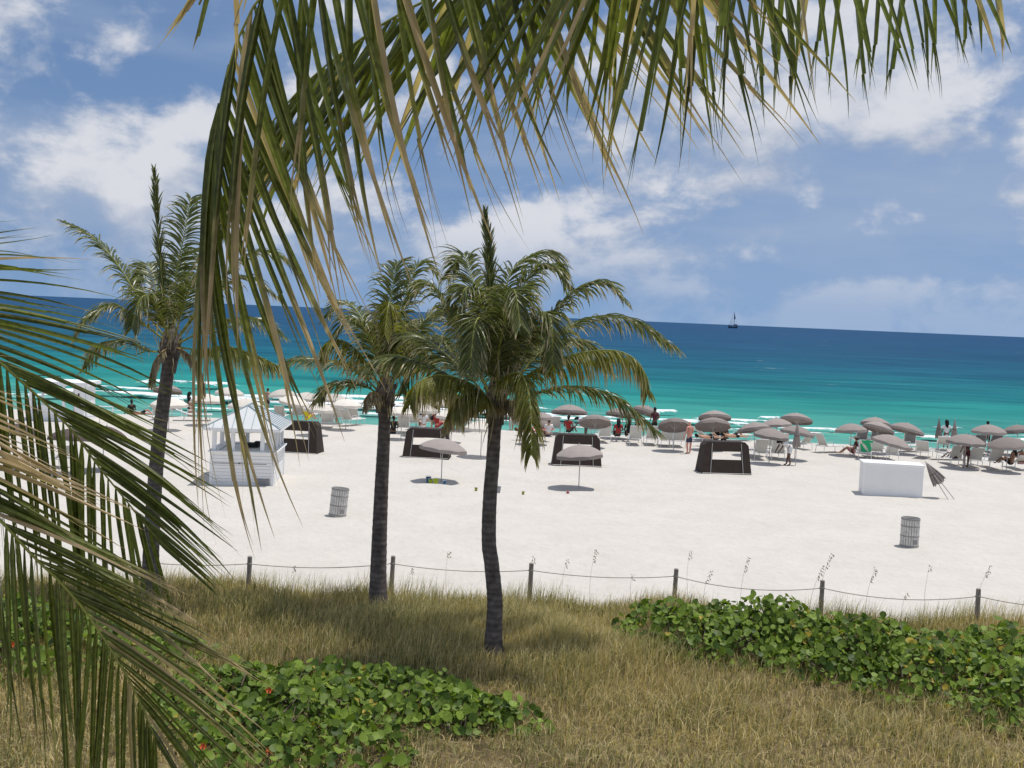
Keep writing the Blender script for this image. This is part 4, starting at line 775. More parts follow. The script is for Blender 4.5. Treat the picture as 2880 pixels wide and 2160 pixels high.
# ------------------------------------------------------------------ sea grape shrubs: leaves spread over a mounded volume
def leaf_proto():
    v = [(0, .5, -.05)]; n = 10
    for k in range(n):
        a = 2*math.pi*k/n; rr = .5*(1 - .18*max(0, math.cos(a + math.pi/2))**4)
        v.append((rr*math.cos(a)*1.02, .5 + rr*math.sin(a), .06*math.cos(2*a) + .02))
    f = [(0, 1+k, 1+(k+1) % n) for k in range(n)]
    b = len(v); v += [(-.012, .05, 0), (.012, .05, 0), (.012, -.35, -.25), (-.012, -.35, -.25)]; f.append((b, b+1, b+2, b+3))
    return v, f
LV, LF = leaf_proto()
leaf_me = bpy.data.meshes.new('leaf'); leaf_me.from_pydata(LV, [], LF); leaf_me.materials.append(M['grape'])
leaf_me.polygons.foreach_set('use_smooth', [True]*len(leaf_me.polygons))
def shrub(label, blobs, count, singles, seed, dryp=.03):
    rg = random.Random(seed); root = tag(empty('sea_grape_shrub', (blobs[0][0], blobs[0][1], 0)), label, 'shrub', 'sea grape shrubs in the dune grass')
    inv = Vector((blobs[0][0], blobs[0][1], 0)); wts = [b[2]*b[3] for b in blobs]
    def hgt(x, y):
        h = 0
        for bx, by, rx, ry, bh in blobs:
            q = 1 - ((x-bx)/rx)**2 - ((y-by)/ry)**2
            if q > 0: h = max(h, bh*q**.5)
        return h*(.82 + .18*math.sin(x*2.3+seed)*math.cos(y*2.7) + .08*math.sin(x*5.1+y*4.3))
    leaves = []
    while len(leaves) < count:
        bx, by, rx, ry, bh = rg.choices(blobs, wts)[0]
        a = rg.uniform(0, 6.283); q = rg.random()**.5; x, y = bx + rx*q*math.cos(a), by + ry*q*math.sin(a); h = hgt(x, y)
        if h < .06: continue
        lay = rg.random(); zf = 1.04 - .85*lay**1.5
        z = dz(x, y) + h*zf + rg.uniform(-.05, .05)
        e = .15; g = Vector((hgt(x-e, y)-hgt(x+e, y), hgt(x, y-e)-hgt(x, y+e), 2*e)).normalized()
        nrm = (g*.7 + Vector((rg.uniform(-1, 1), rg.uniform(-1, 1), rg.uniform(-.5, .8)))*1.05 + Vector((.05, -.35, .1))).normalized()
        s = rg.choice((rg.uniform(.06, .12), rg.uniform(.10, .16), rg.uniform(.13, .205)))*(1 if lay < .6 else .85)
        t = nrm.orthogonal(); t.rotate(Matrix.Rotation(rg.uniform(0, 6.283), 3, nrm)); t.normalize()
        leaves.append((lay + rg.random()*.25, Vector((x, y, z)), t, nrm, s))
    leaves.sort(key=lambda l: l[0])
    def mtx(l):
        _, p, t, n, s = l; b = n.cross(t); Mx = Matrix((b, t, n)).transposed().to_4x4() @ Matrix.Scale(s, 4); Mx.translation = p - inv; return Mx
    vis = [l for l in leaves]; vis.sort(key=lambda l: l[1].y + l[0]*1.2)
    for l in vis[:singles]:
        o = bpy.data.objects.new('leaf', leaf_me); COL.objects.link(o); o.parent = root; o.matrix_local = mtx(l)
    V_, F_, rv, dr = [], [], [], []; lv = np.array(LV); lf3 = [f for f in LF if len(f) == 3]
    for l in vis[singles:]:
        Mx = np.array(mtx(l)); b = len(V_)*len(LV); V_.append(lv @ Mx[:3, :3].T + Mx[:3, 3]); F_ += [tuple(i+b for i in f) for f in lf3]
        rv += [rg.random()]*len(LV); dr += [.8*rg.random()+.2 if rg.random() < dryp else 0]*len(LV)
    o = obj('leaves', fast_mesh('leaves', np.concatenate(V_), np.array(F_), True, {'rv': np.array(rv), 'dry': np.array(dr)}), M['grape'], root); o['kind'] = 'stuff'
    tb = MB()
    for l in rg.sample(leaves, min(len(leaves), count//7)):
        p = l[1] - inv; q = Vector((p.x + rg.uniform(-.35, .35), p.y + rg.uniform(-.3, .3), max(-.05, p.z - rg.uniform(.2, .6))))
        tb.tube([q, q.lerp(p, .5) + Vector((rg.uniform(-.08, .08), rg.uniform(-.08, .08), .03)), p], [.016, .012, .006], 4)
    obj('branches', tb, M['twig'], root)['kind'] = 'stuff'
    return root
shrub('broad leafy sea grape patch at the bottom, left of the middle', [(-3.6, 17.6, 1.9, 1.5, .62), (-1.9, 18.2, 2.3, 1.3, .66), (-4.6, 18.6, 1.6, 1.3, .62), (-.35, 18.1, 1.25, .8, .5), (-2.6, 19.3, 2.2, .9, .6), (-3.0, 16.2, 1.8, 1.2, .5)], 4000, 300, 31)
shrub('tall glossy sea grape hedge at right in front of the rope', [(3.9, 23.2, 1.6, 1.2, .95), (5.6, 23.3, 1.8, 1.3, 1.05), (7.3, 22.6, 1.9, 1.5, .95), (4.6, 22.3, 1.6, .9, .6), (6.6, 21.6, 1.4, .9, .6)], 3500, 300, 32)
shrub('straggling sea grape clump with some yellow leaves at the lower right', [(8.9, 21.9, 1.9, 1.6, .85), (10.6, 21.8, 2.0, 1.9, 1.0), (9.9, 20.2, 2.1, 1.4, .8), (8.0, 20.9, 1.5, 1.3, .65), (12.2, 21, 1.8, 2, .9), (9.4, 18.9, 1.5, 1.1, .55), (11.0, 18.6, 1.7, 1.3, .65)], 4300, 300, 33, .10)
shrub('sea grape shrub at the left edge behind the hanging frond', [(-8.6, 20.5, 1.5, 1.8, .9), (-10.2, 21.2, 1.6, 2.0, 1.0), (-6.6, 20.6, 1.2, .9, .5)], 2200, 250, 34)

# ------------------------------------------------------------------ dune grass
def grass(n, seed, xr, yr, hmin, hmax, wid, name, label, lean=.35, edge=False, greenness=.5):
    g = np.random.default_rng(seed)
    x = g.uniform(*xr, n); y = g.uniform(*yr, n)
    if name.startswith('tall'): x = g.normal(.3, 2.6, n); y = g.normal(23.1, 1.1, n)
    if edge: y = dune_edge(x) - np.abs(g.normal(0, .35, n)) + .12
    keep = (y < dune_edge(x) + .1) & (np.abs(x) < .62*y + 3.5); x, y = x[keep], y[keep]; n = len(x)
    clump = fbm(x, y, 1.1, 9); patch = fbm(x, y, .32, 6)
    h = g.uniform(hmin, hmax, n)*(1 + .30*clump + .16*patch)
    # longer, yellower stand round the palms
    h *= 1 + .12*np.exp(-(((x - .2)/4.5)**2 + ((y - 23.3)/2.2)**2)); h *= 1 - .28*np.clip((19.5 - y)/3, 0, 1)
    az = g.uniform(0, 2*np.pi, n); ln = np.abs(g.normal(0, lean, n))*(1 + .9*np.clip((21.5 - y)/4, 0, 1)) + .05
    dx, dy = np.cos(az)*ln + .10, np.sin(az)*ln
    z0 = dune_z(x, y) - .01; wv = az + np.pi/2 + g.normal(0, .5, n); w = wid*g.uniform(.6, 1.4, n)
    wx, wy = np.cos(wv)*w*.5, np.sin(wv)*w*.5
    V_ = np.empty((n, 5, 3))
    for j, (k, ww) in enumerate(((0, 1), (.55, .8))):
        cx, cy, cz = x + dx*h*k*k*.9, y + dy*h*k*k*.9, z0 + h*k*(1-.12*ln*k)
        V_[:, j*2] = np.stack([cx-wx*ww, cy-wy*ww, cz], 1); V_[:, j*2+1] = np.stack([cx+wx*ww, cy+wy*ww, cz], 1)
    V_[:, 4] = np.stack([x + dx*h, y + dy*h, z0 + h*np.clip(1 - .32*ln, .25, 1)], 1)
    b = np.arange(n)[:, None]*5
    F_ = np.concatenate([b + np.array([0, 1, 3]), b + np.array([0, 3, 2]), b + np.array([2, 3, 4])], 0)
    dry = np.clip(.53 + .25*g.normal(0, 1, n) - .22*(greenness-.5) + .12*patch - .1*clump, 0, 1.1)
    dr = np.repeat(dry, 5); rv = np.repeat(g.random(n), 5)
    o = obj(name, fast_mesh(name, V_.reshape(-1, 3), F_, False, {'dry': dr, 'rv': rv}), M['blade'] if name == 'dune_grass' else M['blade_pale'])
    return tag(o, label, 'grass', kind='stuff')
grass(225000, 1, (-17, 18), (11, 26.6),   .15, .44, .013, 'dune_grass', 'dry straw and olive grass covering the dune')
grass(13000, 2, (-17, 18), (24, 26.6), .32, .80, .008, 'dune_edge_grass', 'taller sparse grass along the rope at the dune edge', .28, True, .75)
grass(15000, 3, (-3.5, 4.0), (21.2, 25.0), .26, .50, .010, 'tall_straw_grass', 'long yellow straw grass round the palm trunks', .36, False, .2)

# ------------------------------------------------------------------ sea oats
OATL = ['tall sea oat with a long full seed head left of the post in the hedge', 'slender sea oat leaning right above the middle of the sea grape hedge', 'sea oat with a curled drooping head above the left end of the hedge',
        'sea oat with a thick seed head just left of the post in the hedge', 'sea oat nodding right beside the last post near the right edge', 'sea oat with a small head right of the post in the hedge', 'tall thin sea oat between the two posts right of the slim palm',
        'straight bare sea oat just right of the post at the hedge end', 'faint sea oat right of the post beside the slim palm', 'upright thin sea oat between the thick and the slim palm trunks', 'sea oat tip rising right above the post by the slim palm',
        'pale thin sea oat midway between the last two posts', 'short sea oat right of the post at the thick palm trunk', 'short sea oat low over the hedge before the last post', 'short sea oat right of the leftmost visible post', 'short leaning sea oat left of the post at the hedge end']
for i, (bx, by, bz, tx, ty, tz) in enumerate(SEA_OATS):
    rg = random.Random(400+i); b = Vector((bx, by, dz(bx, by)-.03)); t = Vector((tx, ty, tz))
    o = tag(empty('sea_oat', b), OATL[i], 'sea oat', 'sea oats along the dune edge')
    t2 = t - b; mid = t2*.55 + Vector((-.06, 0, .02)); sm = MB(); sp, _ = spline([(0, 0, 0), tuple(mid), tuple(t2)], 9); sm.tube(sp, [.0055-.0004*k for k in range(9)], 4); obj('stem', sm, M['oat'], o)
    hd = MB(); d = (t2-mid).normalized()
    for k in range(16 if i < 7 else 8):
        q = t2 - d*k*.022 + Vector((rg.uniform(-.03, .05), rg.uniform(-.02, .02), rg.uniform(-.02, .01))); e = q + Vector((rg.uniform(.0, .06), rg.uniform(-.03, .03), rg.uniform(-.07, .0)))
        hd.tube([q, q.lerp(e, .5), e], [.003, .013, .002], 4)
    obj('seed_head', hd, M['oat'], o)
# ------------------------------------------------------------------ orange flowers among the leaves
FLW = [((-8.45, 18.7, .95), 'orange blossom at the far left behind the hanging frond'), ((-4.3, 15.75, .5), 'orange blossom at the bottom beside the hanging frond tips'),
       ((-3.3, 15.65, .52), 'small orange red blossom at the bottom right of the frond tips'), ((-3.75, 17.6, .72), 'faded orange blossom in the middle of the sea grape patch')]
for p, lab in FLW:
    o = tag(empty('flower', p), lab, 'flower'); mb = MB()
    for k in range(6):
        a = k*1.047; c, s = math.cos(a), math.sin(a); mb.add([(0, 0, 0), (.03*c-.02*s, .03*s+.02*c, .015), (.065*c, .065*s, .03), (.03*c+.02*s, .03*s-.02*c, .015)], [(0, 1, 2, 3)])
    for v_i, v in enumerate(mb.v): mb.v[v_i] = (v[0], v[1]*.4 - v[2]*.8, v[2] + v[1]*.9)
    obj('petals', mb, M['c_orange'], o); cm = MB(); cm.lathe([(.001, -.012), (.014, -.004), (.014, .006), (.001, .014)], 7, (0, -.03, 0)); obj('flower_centre', cm, M['c_maroon'], o)
    st = MB(); st.tube([(0, 0, 0), (.02, .02, -.3), (0, .03, dz(p[0], p[1]) - p[2] - .02)], .006, 4); obj('stem', st, M['twig'], o)

# ------------------------------------------------------------------ rope barrier
PLAB = ['', 'short wooden rope post standing left of the second palm trunk', 'wooden rope post right beside the thick palm trunk', 'wooden rope post just right of the slim palm trunk',
        'wooden rope post at the left end of the sea grape hedge', 'short wooden rope post rising out of the sea grape hedge', 'wooden rope post near the right edge', '']
ptops = []
for i, (x, y) in enumerate(POSTS):
    rg = random.Random(60+i); h = .98 + rg.uniform(-.03, .03); g = min(sz(x, y), 0.05)
    ptops.append(Vector((x, y, h)))
    lab = PLAB[i] or ('wooden rope post hidden by the left fronds' if i == 0 else 'wooden rope post past the right edge')
    if i in (0, 7) and i == 7: pass
    o = tag(empty('rope_post', (x, y, 0), rg.uniform(0, 6)), lab, 'post', 'posts of the rope barrier'); o.rotation_euler = (rg.uniform(-.03, .03), rg.uniform(-.03, .03), rg.uniform(0, 6))
    mb = MB(); pr = []
    for k in range(9): pr.append((.056*(1+rg.uniform(-.03, .03)), -.3 + (h+.3)*k/8))
    pr += [(.048, h+.012), (.02, h+.022)]; mb.lathe(pr, 10, cap0=True, cap1=True); obj('shaft', mb, M['post'], o)
    c = MB(); c.lathe([(.058, h-.20), (.066, h-.19), (.066, h-.16), (.058, h-.15)], 10); obj('rope_wrap', c, M['rope'], o)
rp = []
for a, b in zip(ptops, ptops[1:]):
    for k in range(14):
        t = k/14; p = a.lerp(b, t); sag = (.17 if a.x > 3 else .10)*4*t*(1-t); rp.append(p - UP*(.175 + sag))
rp.append(ptops[-1] - UP*.175)
mb = MB(); mb.tube(rp, .011, 6); tag(obj('rope', mb, M['rope']), 'sagging grey rope strung from post to post along the dune', 'rope')

# ------------------------------------------------------------------ slatted litter barrels
def bin_(x, y, lab, rz, tilt=0):
    o = tag(empty('litter_barrel', (x, y, sz(x, y)-.01), rz), lab, 'litter bin', 'slatted barrels on the sand'); h = .93; r_ = .285; o.rotation_euler = (0, R(tilt), rz)
    sl = MB()
    for k in range(22):
        a = 2*math.pi*k/22; rg = random.Random(k); sl.box((math.cos(a)*r_, math.sin(a)*r_, h/2), (.012, .066, h*rg.uniform(.985, 1)), Matrix.Rotation(a, 3, 'Z'))
    obj('slats', sl, M['binwood'], o)['kind'] = 'stuff'
    for z in (.06, .38, .70, .92): b = MB(); b.lathe([(r_+.008, z-.022), (r_+.016, z-.018), (r_+.016, z+.018), (r_+.008, z+.022)], 24); obj('hoop', b, M['binband'], o)
    l = MB(); l.lathe([(.25, .03), (.255, .5), (.262, .86), (.30, .955), (.285, .965), (.24, .90), (.2, .55)], 20, cap0=True, cap1=True); obj('liner', l, M['liner'], o)
    p = MB(); p.box((math.cos(-1.35)*(r_+.022), math.sin(-1.35)*(r_+.022), .20), (.006, .16, .13), Matrix.Rotation(-1.35, 3, 'Z')); obj('patch', p, M['binband'], o)
bin_(-5.74, 37.0, 'grey slatted litter barrel on the sand between kiosk and thick palm trunk', .4, 5)
bin_(13.19, 35.6, 'grey slatted litter barrel on open sand in front of the storage box', .1)

# ------------------------------------------------------------------ kiosk
def kiosk():
    o = tag(empty('kiosk', (-10.45, 43.9, sz(-10.45, 43.9)-.02), R(4)), 'white boarded beach kiosk with open sides and pale metal hip roof', 'kiosk'); w, d, hc, he = 2.34, 2.9, 1.30, 2.26
    core = MB(); core.box((0, 0, hc/2), (w-.06, d-.06, hc-.02)); obj('counter_core', core, M['white'], o)
    sd = MB(); nb = 10; bh = hc/nb
    for k in range(nb):
        z = (k+.5)*bh; tl = Matrix.Rotation(R(5), 3, 'X')
        sd.box((0, -d/2-.004, z), (w, .022, bh*.93), tl); sd.box((0, d/2+.004, z), (w, .022, bh*.93), Matrix.Rotation(R(-5), 3, 'X'))
        sd.box((w/2+.004, 0, z), (.022, d, bh*.93), Matrix.Rotation(R(5), 3, 'Y')); sd.box((-w/2-.004, 0, z), (.022, d, bh*.93), Matrix.Rotation(R(-5), 3, 'Y'))
    obj('siding_boards', sd, M['white'], o)['kind'] = 'stuff'
    for sx in (-1, 1):
        for sy in (-1, 1): b = MB(); b.box((sx*(w/2+.012), sy*(d/2+.012), hc/2), (.10, .10, hc)); obj('corner_board', b, M['white'], o)
    for sy, nm in ((-1, 1), (1, 1)): b = MB(); b.box((0, sy*(d/2-.02), hc+.022), (w+.26, .34, .044)); obj('counter_top', b, M['white'], o)
    for sx in (-1, 1): b = MB(); b.box((sx*(w/2-.02), 0, hc+.0235), (.34, d-.32, .041)); obj('counter_top', b, M['white'], o)
    ps = [(-w/2+.07, -d/2+.07), (-w/6, -d/2+.07), (w/2-.42, -d/2+.07), (w/2-.07, -d/2+.07), (-w/2+.07, d/2-.07), (-w/6+.1, d/2-.07), (w/3-.1, d/2-.07), (w/2-.07, d/2-.07), (w/2-.07, -.2), (w/2-.07, .55), (-w/2+.07, .2)]
    for x, y in ps: b = MB(); b.box((x, y, (hc+.05+he)/2), (.15, .12, he-hc-.05)); obj('column', b, M['white'], o)
    for sy in (-1, 1): b = MB(); b.box((0, sy*(d/2-.07), he-.09), (w, .15, .18)); obj('beam', b, M['white'], o)
    for sx in (-1, 1): b = MB(); b.box((sx*(w/2-.075), 0, he-.092), (.147, d-.29, .176)); obj('beam', b, M['white'], o)
    ew, ed, zt, rl = w/2+.30, d/2+.30, 3.05, .45
    E_ = [Vector((-ew, -ed, he)), Vector((ew, -ed, he)), Vector((ew, ed, he)), Vector((-ew, ed, he))]; A_ = [Vector((0, -rl, zt)), Vector((0, rl, zt))]
    rf = empty('roof'); rf.parent = o
    for q in ([E_[0], E_[1], A_[0]], [E_[1], E_[2], A_[1], A_[0]], [E_[2], E_[3], A_[1]], [E_[3], E_[0], A_[0], A_[1]]):
        b = MB(); n = (q[1]-q[0]).cross(q[2]-q[0]).normalized(); lo = [p - n*.03 for p in q]; k = len(q)
        b.add(list(q) + lo, [tuple(range(k)), tuple(range(2*k-1, k-1, -1))] + [(i, i+k, (i+1) % k + k, (i+1) % k) for i in range(k)]); obj('roof_panel', b, M['roofmetal'], rf)
        # standing seams run up the slope
        e0, e1 = q[0], q[1]; ax = (e1-e0).normalized(); upv = n.cross(ax).normalized(); Lw = (e1-e0).length; sb = MB(); ns = int(Lw/.42)
        for i in range(1, ns+1):
            s = Lw*i/(ns+1); p = e0 + ax*s
            # length until the hip line
            a0 = (q[-1]-q[0]); a1 = (q[2]-q[1]); h0, h1 = a0.dot(upv), a1.dot(upv); s0 = a0.dot(ax)/h0; s1 = -a1.dot(ax)/h1
            Ls = min(s/s0 if s0 > 0 else 9, (Lw-s)/s1 if s1 > 0 else 9, h0)
            sb.tube([p + n*.012, p + upv*Ls*.985 + n*.012], .016, 4)
        obj('standing_seams', sb, M['seam'], rf)['kind'] = 'stuff'
    cap = MB()
    for a, b in ((E_[0], A_[0]), (E_[1], A_[0]), (E_[2], A_[1]), (E_[3], A_[1]), (A_[0], A_[1])): cap.tube([a + UP*.01, b + UP*.02], .032, 5)
    obj('hip_caps', cap, M['seam'], rf)
    fa = MB(); fa.box((0, -ed+.02, he-.055), (2*ew-.02, .03, .11)); fa.box((0, ed-.02, he-.055), (2*ew-.02, .03, .11)); fa.box((ew-.02, 0, he-.056), (.03, 2*ed-.08, .108)); fa.box((-ew+.02, 0, he-.056), (.03, 2*ed-.08, .108)); obj('fascia', fa, M['white'], o)
    s = MB(); s.box((w/2-.36, -d/2-.035, .17), (.52, .02, .27)); sg = obj('sign_plate', s, M['sign'], o)
    l = MB()
    for k in range(4): l.box((w/2-.36 + (-.03 if k % 2 else .02), -d/2-.047, .26-.055*k), (.42-.07*(k % 2), .004, .018))
    obj('sign_lines', l, M['liner'], sg)
    hl = MB(); hl.box((-.08, -d/2-.03, .86), (w-.3, .02, .022)); obj('hatch_rail', hl, M['binband'], o)
    kb = MB(); kb.lathe([(.001, -.03), (.03, -.015), (.03, .015), (.001, .03)], 8, (-.1, -d/2-.05, .875)); obj('knob', kb, M['dark'], o)
    it = MB(); it.box((.1, .3, hc+.09), (.5, .4, .16)); it.box((.3, .2, hc+.21), (.2, .3, .09)); tag(obj('cash_box', it, M['dark'], None, o.location), 'dark box standing on the counter inside the kiosk', 'box')
kiosk()

# ------------------------------------------------------------------ brown canvas cabanas
def cabana_proto():
    o = empty('cabana'); bw, tw, h, lean, dp = 1.20, 1.05, 1.50, .26, 1.15
    def pt(u, z, off=0):                 # u -1..1 across the back, z height
        k = z/h; r_ = 1
        return Vector((u*(bw + (tw-bw)*k), lean*k + off, z))
    zs = [.0, .68, 1.06, h]; us = [-1, -.62, .62, 1]; bk = MB()
    for i in range(3):
        for j in range(3):
            if i == 1 and j == 1: continue
            q = [pt(us[j], zs[i]), pt(us[j+1], zs[i]), pt(us[j+1], zs[i+1]), pt(us[j], zs[i+1])]
            if i == 2 and j == 0: q[3] = pt(-.86, h); q.append(pt(-1, h-.16))
            if i == 2 and j == 2: q[2] = pt(1, h-.16); q.insert(3, pt(.86, h))
            lo = [p + Vector((0, .03, 0)) for p in q]; k = len(q)
            bk.add(q + lo, [tuple(range(k)), tuple(range(2*k-1, k-1, -1))] + [(a, a+k, (a+1) % k + k, (a+1) % k) for a in range(k)])
    obj('back_panel', bk, M['canvas'], o)
    for s in (-1, 1):
        b = MB(); a = [pt(s*1.0, 0), pt(s*1.0, h-.16), pt(s*1.0, h-.16) + Vector((0, dp*.62, -.05)), pt(s*1.0, 0) + Vector((0, dp, 0))]
        a = [p + Vector((0, .004, 0)) for p in a]; c = [p - Vector((s*.03, 0, 0)) for p in a]; b.add(a + c, [(0, 1, 2, 3), (7, 6, 5, 4), (0, 4, 5, 1), (1, 5, 6, 2), (2, 6, 7, 3), (3, 7, 4, 0)]); obj('side_panel', b, M['canvas'], o)
        t = MB(); t.tube([pt(s*.66, .0, -.02), pt(s*.66, h*.96, -.02)], .014, 6); obj('strut', t, M['steel'], o)
    rp = MB(); pr = [pt(-1, h-.16), pt(-.86, h), pt(.86, h), pt(1, h-.16)]; v = []
    for y0, dzz in ((.034, 0), (.75, -.03)):
        v += [p + Vector((0, y0, dzz)) for p in pr] + [p + Vector((0, y0, dzz-.03)) for p in pr]
    rp.add(v, [(0, 1, 9, 8), (1, 2, 10, 9), (2, 3, 11, 10), (4, 12, 13, 5), (5, 13, 14, 6), (6, 14, 15, 7), (8, 9, 13, 12), (9, 10, 14, 13), (10, 11, 15, 14), (0, 4, 5, 1), (1, 5, 6, 2), (2, 6, 7, 3), (0, 8, 12, 4), (3, 7, 15, 11)]); obj('roof_panel', rp, M['canvas'], o)
    st = MB(); st.box((0, .72, .20), (1.8, .62, .14)); st.box((0, .42, .44), (1.8, .12, .40), Matrix.Rotation(R(-14), 3, 'X')); obj('seat', st, M['cushion'], o)
    br = MB(); br.tube([(-1.18, -.012, .05), (1.18, -.012, .05)], .016, 6); obj('bottom_rail', br, M['steel'], o)
    sk = MB(); sk.box((-1.30, -.05, .03), (.05, .05, .09)); obj('peg', sk, M['steel'], o)
    return o
CAB = [(-10.35, 52.3, 1.0, -8, 'brown canvas cabana partly hidden behind the right side of the kiosk'), (-3.98, 52.1, .93, -3, 'brown canvas cabana behind the umbrella with the toy buckets'),
       (3.22, 51.6, .98, 0, 'brown canvas cabana behind the lone umbrella right of the slim palm trunk'), (10.2, 51.05, 1.0, 7, 'brown canvas cabana with clear window, standing alone left of the four loungers')]
cp = cabana_proto()
for i, (x, y, s, rz, lab) in enumerate(CAB):
    o = cp if i == 0 else copy_tree(cp); o.location = (x, y, sz(x, y)-.02); o.rotation_euler = (0, 0, R(rz)); o.scale = (s, 1, s if i else 1.02); tag(o, lab, 'cabana', 'brown cabanas in a row')

# ------------------------------------------------------------------ storage box
o = tag(empty('storage_box', (16.42, 46.95, sz(16.4, 46.9)-.03), R(-9)), 'large white storage box with a flat lid on the sand', 'storage box')
b = MB(); b.box((0, 0, .66), (2.42, 1.15, 1.32)); me = b.mesh('body'); obj('body', me, M['box_white'], o)
b = MB(); b.box((0, 0, 1.365), (2.50, 1.24, .085)); obj('lid', b, M['white'], o)
for s in (-1, 1): b = MB(); b.box((s*1.19, -.583, .66), (.06, .012, 1.30)); obj('corner_trim', b, M['white'], o)
b = MB(); b.box((0, -.584, .03), (2.3, .014, .06)); obj('base_trim', b, M['white'], o)

# ------------------------------------------------------------------ umbrellas
def umb_mesh(dia):
    n = 8; rr = dia/2; seg = 4; mb = MB(); rings = [(0.0, .0), (.18, -.012), (.42, -.075), (.68, -.19), (.88, -.315), (1.0, -.41)]
    c = len(mb.v); mb.v.append((0, 0, 0)); N_ = n*seg
    for rk, zk in rings[1:]:
        for k in range(N_):
            a = 2*math.pi*k/N_; u = (k % seg)/seg; g = 1 - .055*math.sin(math.pi*u)*rk**2
            mb.v.append((rk*rr*g*math.cos(a), rk*rr*g*math.sin(a), (zk + .022*math.sin(math.pi*u)*rk**2)*(dia/2.1)))
    for k in range(N_): mb.f.append((c, c+1+k, c+1+(k+1) % N_))
    for i in range(len(rings)-2):
        for k in range(N_): a = c+1+i*N_; mb.f.append((a+k, a+N_+k, a+N_+(k+1) % N_, a+(k+1) % N_))
    va = MB(); l = [mb.v[c+1+(len(rings)-2)*N_+k] for k in range(N_)]
    va.v = l + [(x*1.015, y*1.015, z-.12-.035*math.sin(math.pi*(k % seg)/seg)) for k, (x, y, z) in enumerate(l)]; va.f = [(k, k+N_, (k+1) % N_+N_, (k+1) % N_) for k in range(N_)]
    rb = MB()
    for k in range(n):
        a = 2*math.pi*k/n; rb.tube([(rr*q*math.cos(a), rr*q*math.sin(a), (z-.02)*(dia/2.1)) for q, z in rings[1:]], .008, 4); rb.tube([(0, 0, -.62), (rr*.5*math.cos(a), rr*.5*math.sin(a), -.13*(dia/2.1))], .006, 4)
    return mb.mesh('canopy'), va.mesh('valance'), rb.mesh('ribs')
ucache = {}
for i, (x, y, dia, tr, ta, c, lab) in enumerate(UMBRELLAS):
    dk = round(dia*5)/5
    if dk not in ucache: ucache[dk] = umb_mesh(dk)
    cm, vm, rm = ucache[dk]; z0 = sz(x, y) if y < 67 else 0
    o = tag(empty('beach_umbrella', (x, y, z0 - .05), rnd.uniform(0, .8)*0), lab, 'umbrella', {'g': 'grey umbrellas on the beach', 'd': 'dark umbrellas behind the left fronds', 'c': 'cream umbrellas on the beach'}[c])
    hs = 1.0; ht = 1.86; hinge = Vector((0, 0, 1.15)); Mt = Matrix.Rotation(R(tr), 3, 'Y') @ Matrix.Rotation(R(-ta), 3, 'X'); top = hinge + Mt @ Vector((0, 0, ht-1.15))
    pm = MB(); pm.tube([(0, 0, -.25), hinge], .02, 8); pm.tube([hinge, top + Mt @ Vector((0, 0, .05))], .016, 8); obj('pole', pm, M['steel'], o)
    mt = M['umb_'+c]
    for nm, me in (('canopy', cm), ('valance', vm), ('ribs', rm)):
        q = bpy.data.objects.new(nm, me); COL.objects.link(q)
        if not me.materials: me.materials.append(M['steel'])
        if nm == 'valance': q.parent = can; q.rotation_euler = (0, 0, 0)
        else:
            q.parent = o; q.location = top; q.rotation_euler = (Mt @ Matrix.Rotation(rnd.uniform(0, .78) if nm == 'canopy' else 0, 3, 'Z')).to_euler()
        if nm == 'canopy': can = q
        if nm == 'ribs': q.rotation_euler = can.rotation_euler
        q.material_slots[0].link = 'OBJECT'; q.material_slots[0].material = M['steel'] if nm == 'ribs' else mt
    fm = MB(); fm.lathe([(.03, -.01), (.035, .02), (.012, .06), (.004, .09)], 8, cap1=True); q = obj('finial', fm, M['steel'], o, top); q.rotation_euler = Mt.to_euler()
def closed_umbrella(name, lab, p, top, r_, Lc, group=None):
    """rolled canopy of pleats round a pole from p (ground) to top"""
    p, top = Vector(p), Vector(top); d = (top-p); Lt = d.length; o = tag(empty(name, p), lab, 'umbrella', group); o.rotation_euler = d.to_track_quat('Z', 'Y').to_euler()
    pm = MB(); pm.tube([(0, 0, -.15), (0, 0, Lt+.04)], .018, 8); obj('pole', pm, M['steel'], o)
    cm = MB(); n = 28; prof = [(.03, Lt), (.35, Lt-.25*Lc), (.75, Lt-.62*Lc), (1, Lt-.93*Lc), (.96, Lt-Lc)]
    for q, z in prof:
        for k in range(n): a = 2*math.pi*k/n; g = 1 - (.28*(k % 4 == 0) + .12*(k % 4 == 2))*min(1, q*1.6); cm.v.append((r_*q*g*math.cos(a), r_*q*g*math.sin(a), z + (.05*math.sin(k*1.7) if q > .9 else 0)))
    for i in range(len(prof)-1):
        for k in range(n): cm.f.append((i*n+k, (i+1)*n+k, (i+1)*n+(k+1) % n, i*n+(k+1) % n))
    obj('canopy', cm, M['umb_g'], o); tm = MB(); tm.lathe([(r_*.62, Lt-.55*Lc-.02), (r_*.66, Lt-.55*Lc), (r_*.64, Lt-.55*Lc+.03)], 14); obj('tie_band', tm, M['umb_d'], o)
for x, y, h, lab in CLOSED: closed_umbrella('rolled_umbrella', lab, (x, y, sz(x, y)), (x + rnd.uniform(-.12, .02), y + .05, sz(x, y) + h), .21, 1.25, 'rolled umbrellas')
closed_umbrella('rolled_umbrella', 'folded umbrella with a lighter stripe leaning on the storage box, right one', (18.9, 46.2, sz(18.9, 46.2)), (17.72, 46.55, 1.52), .26, 1.0)
closed_umbrella('rolled_umbrella', 'folded dark umbrella leaning on the storage box, left one', (18.55, 45.98, sz(18.5, 45.9)), (17.66, 46.35, 1.50), .24, 1.0)

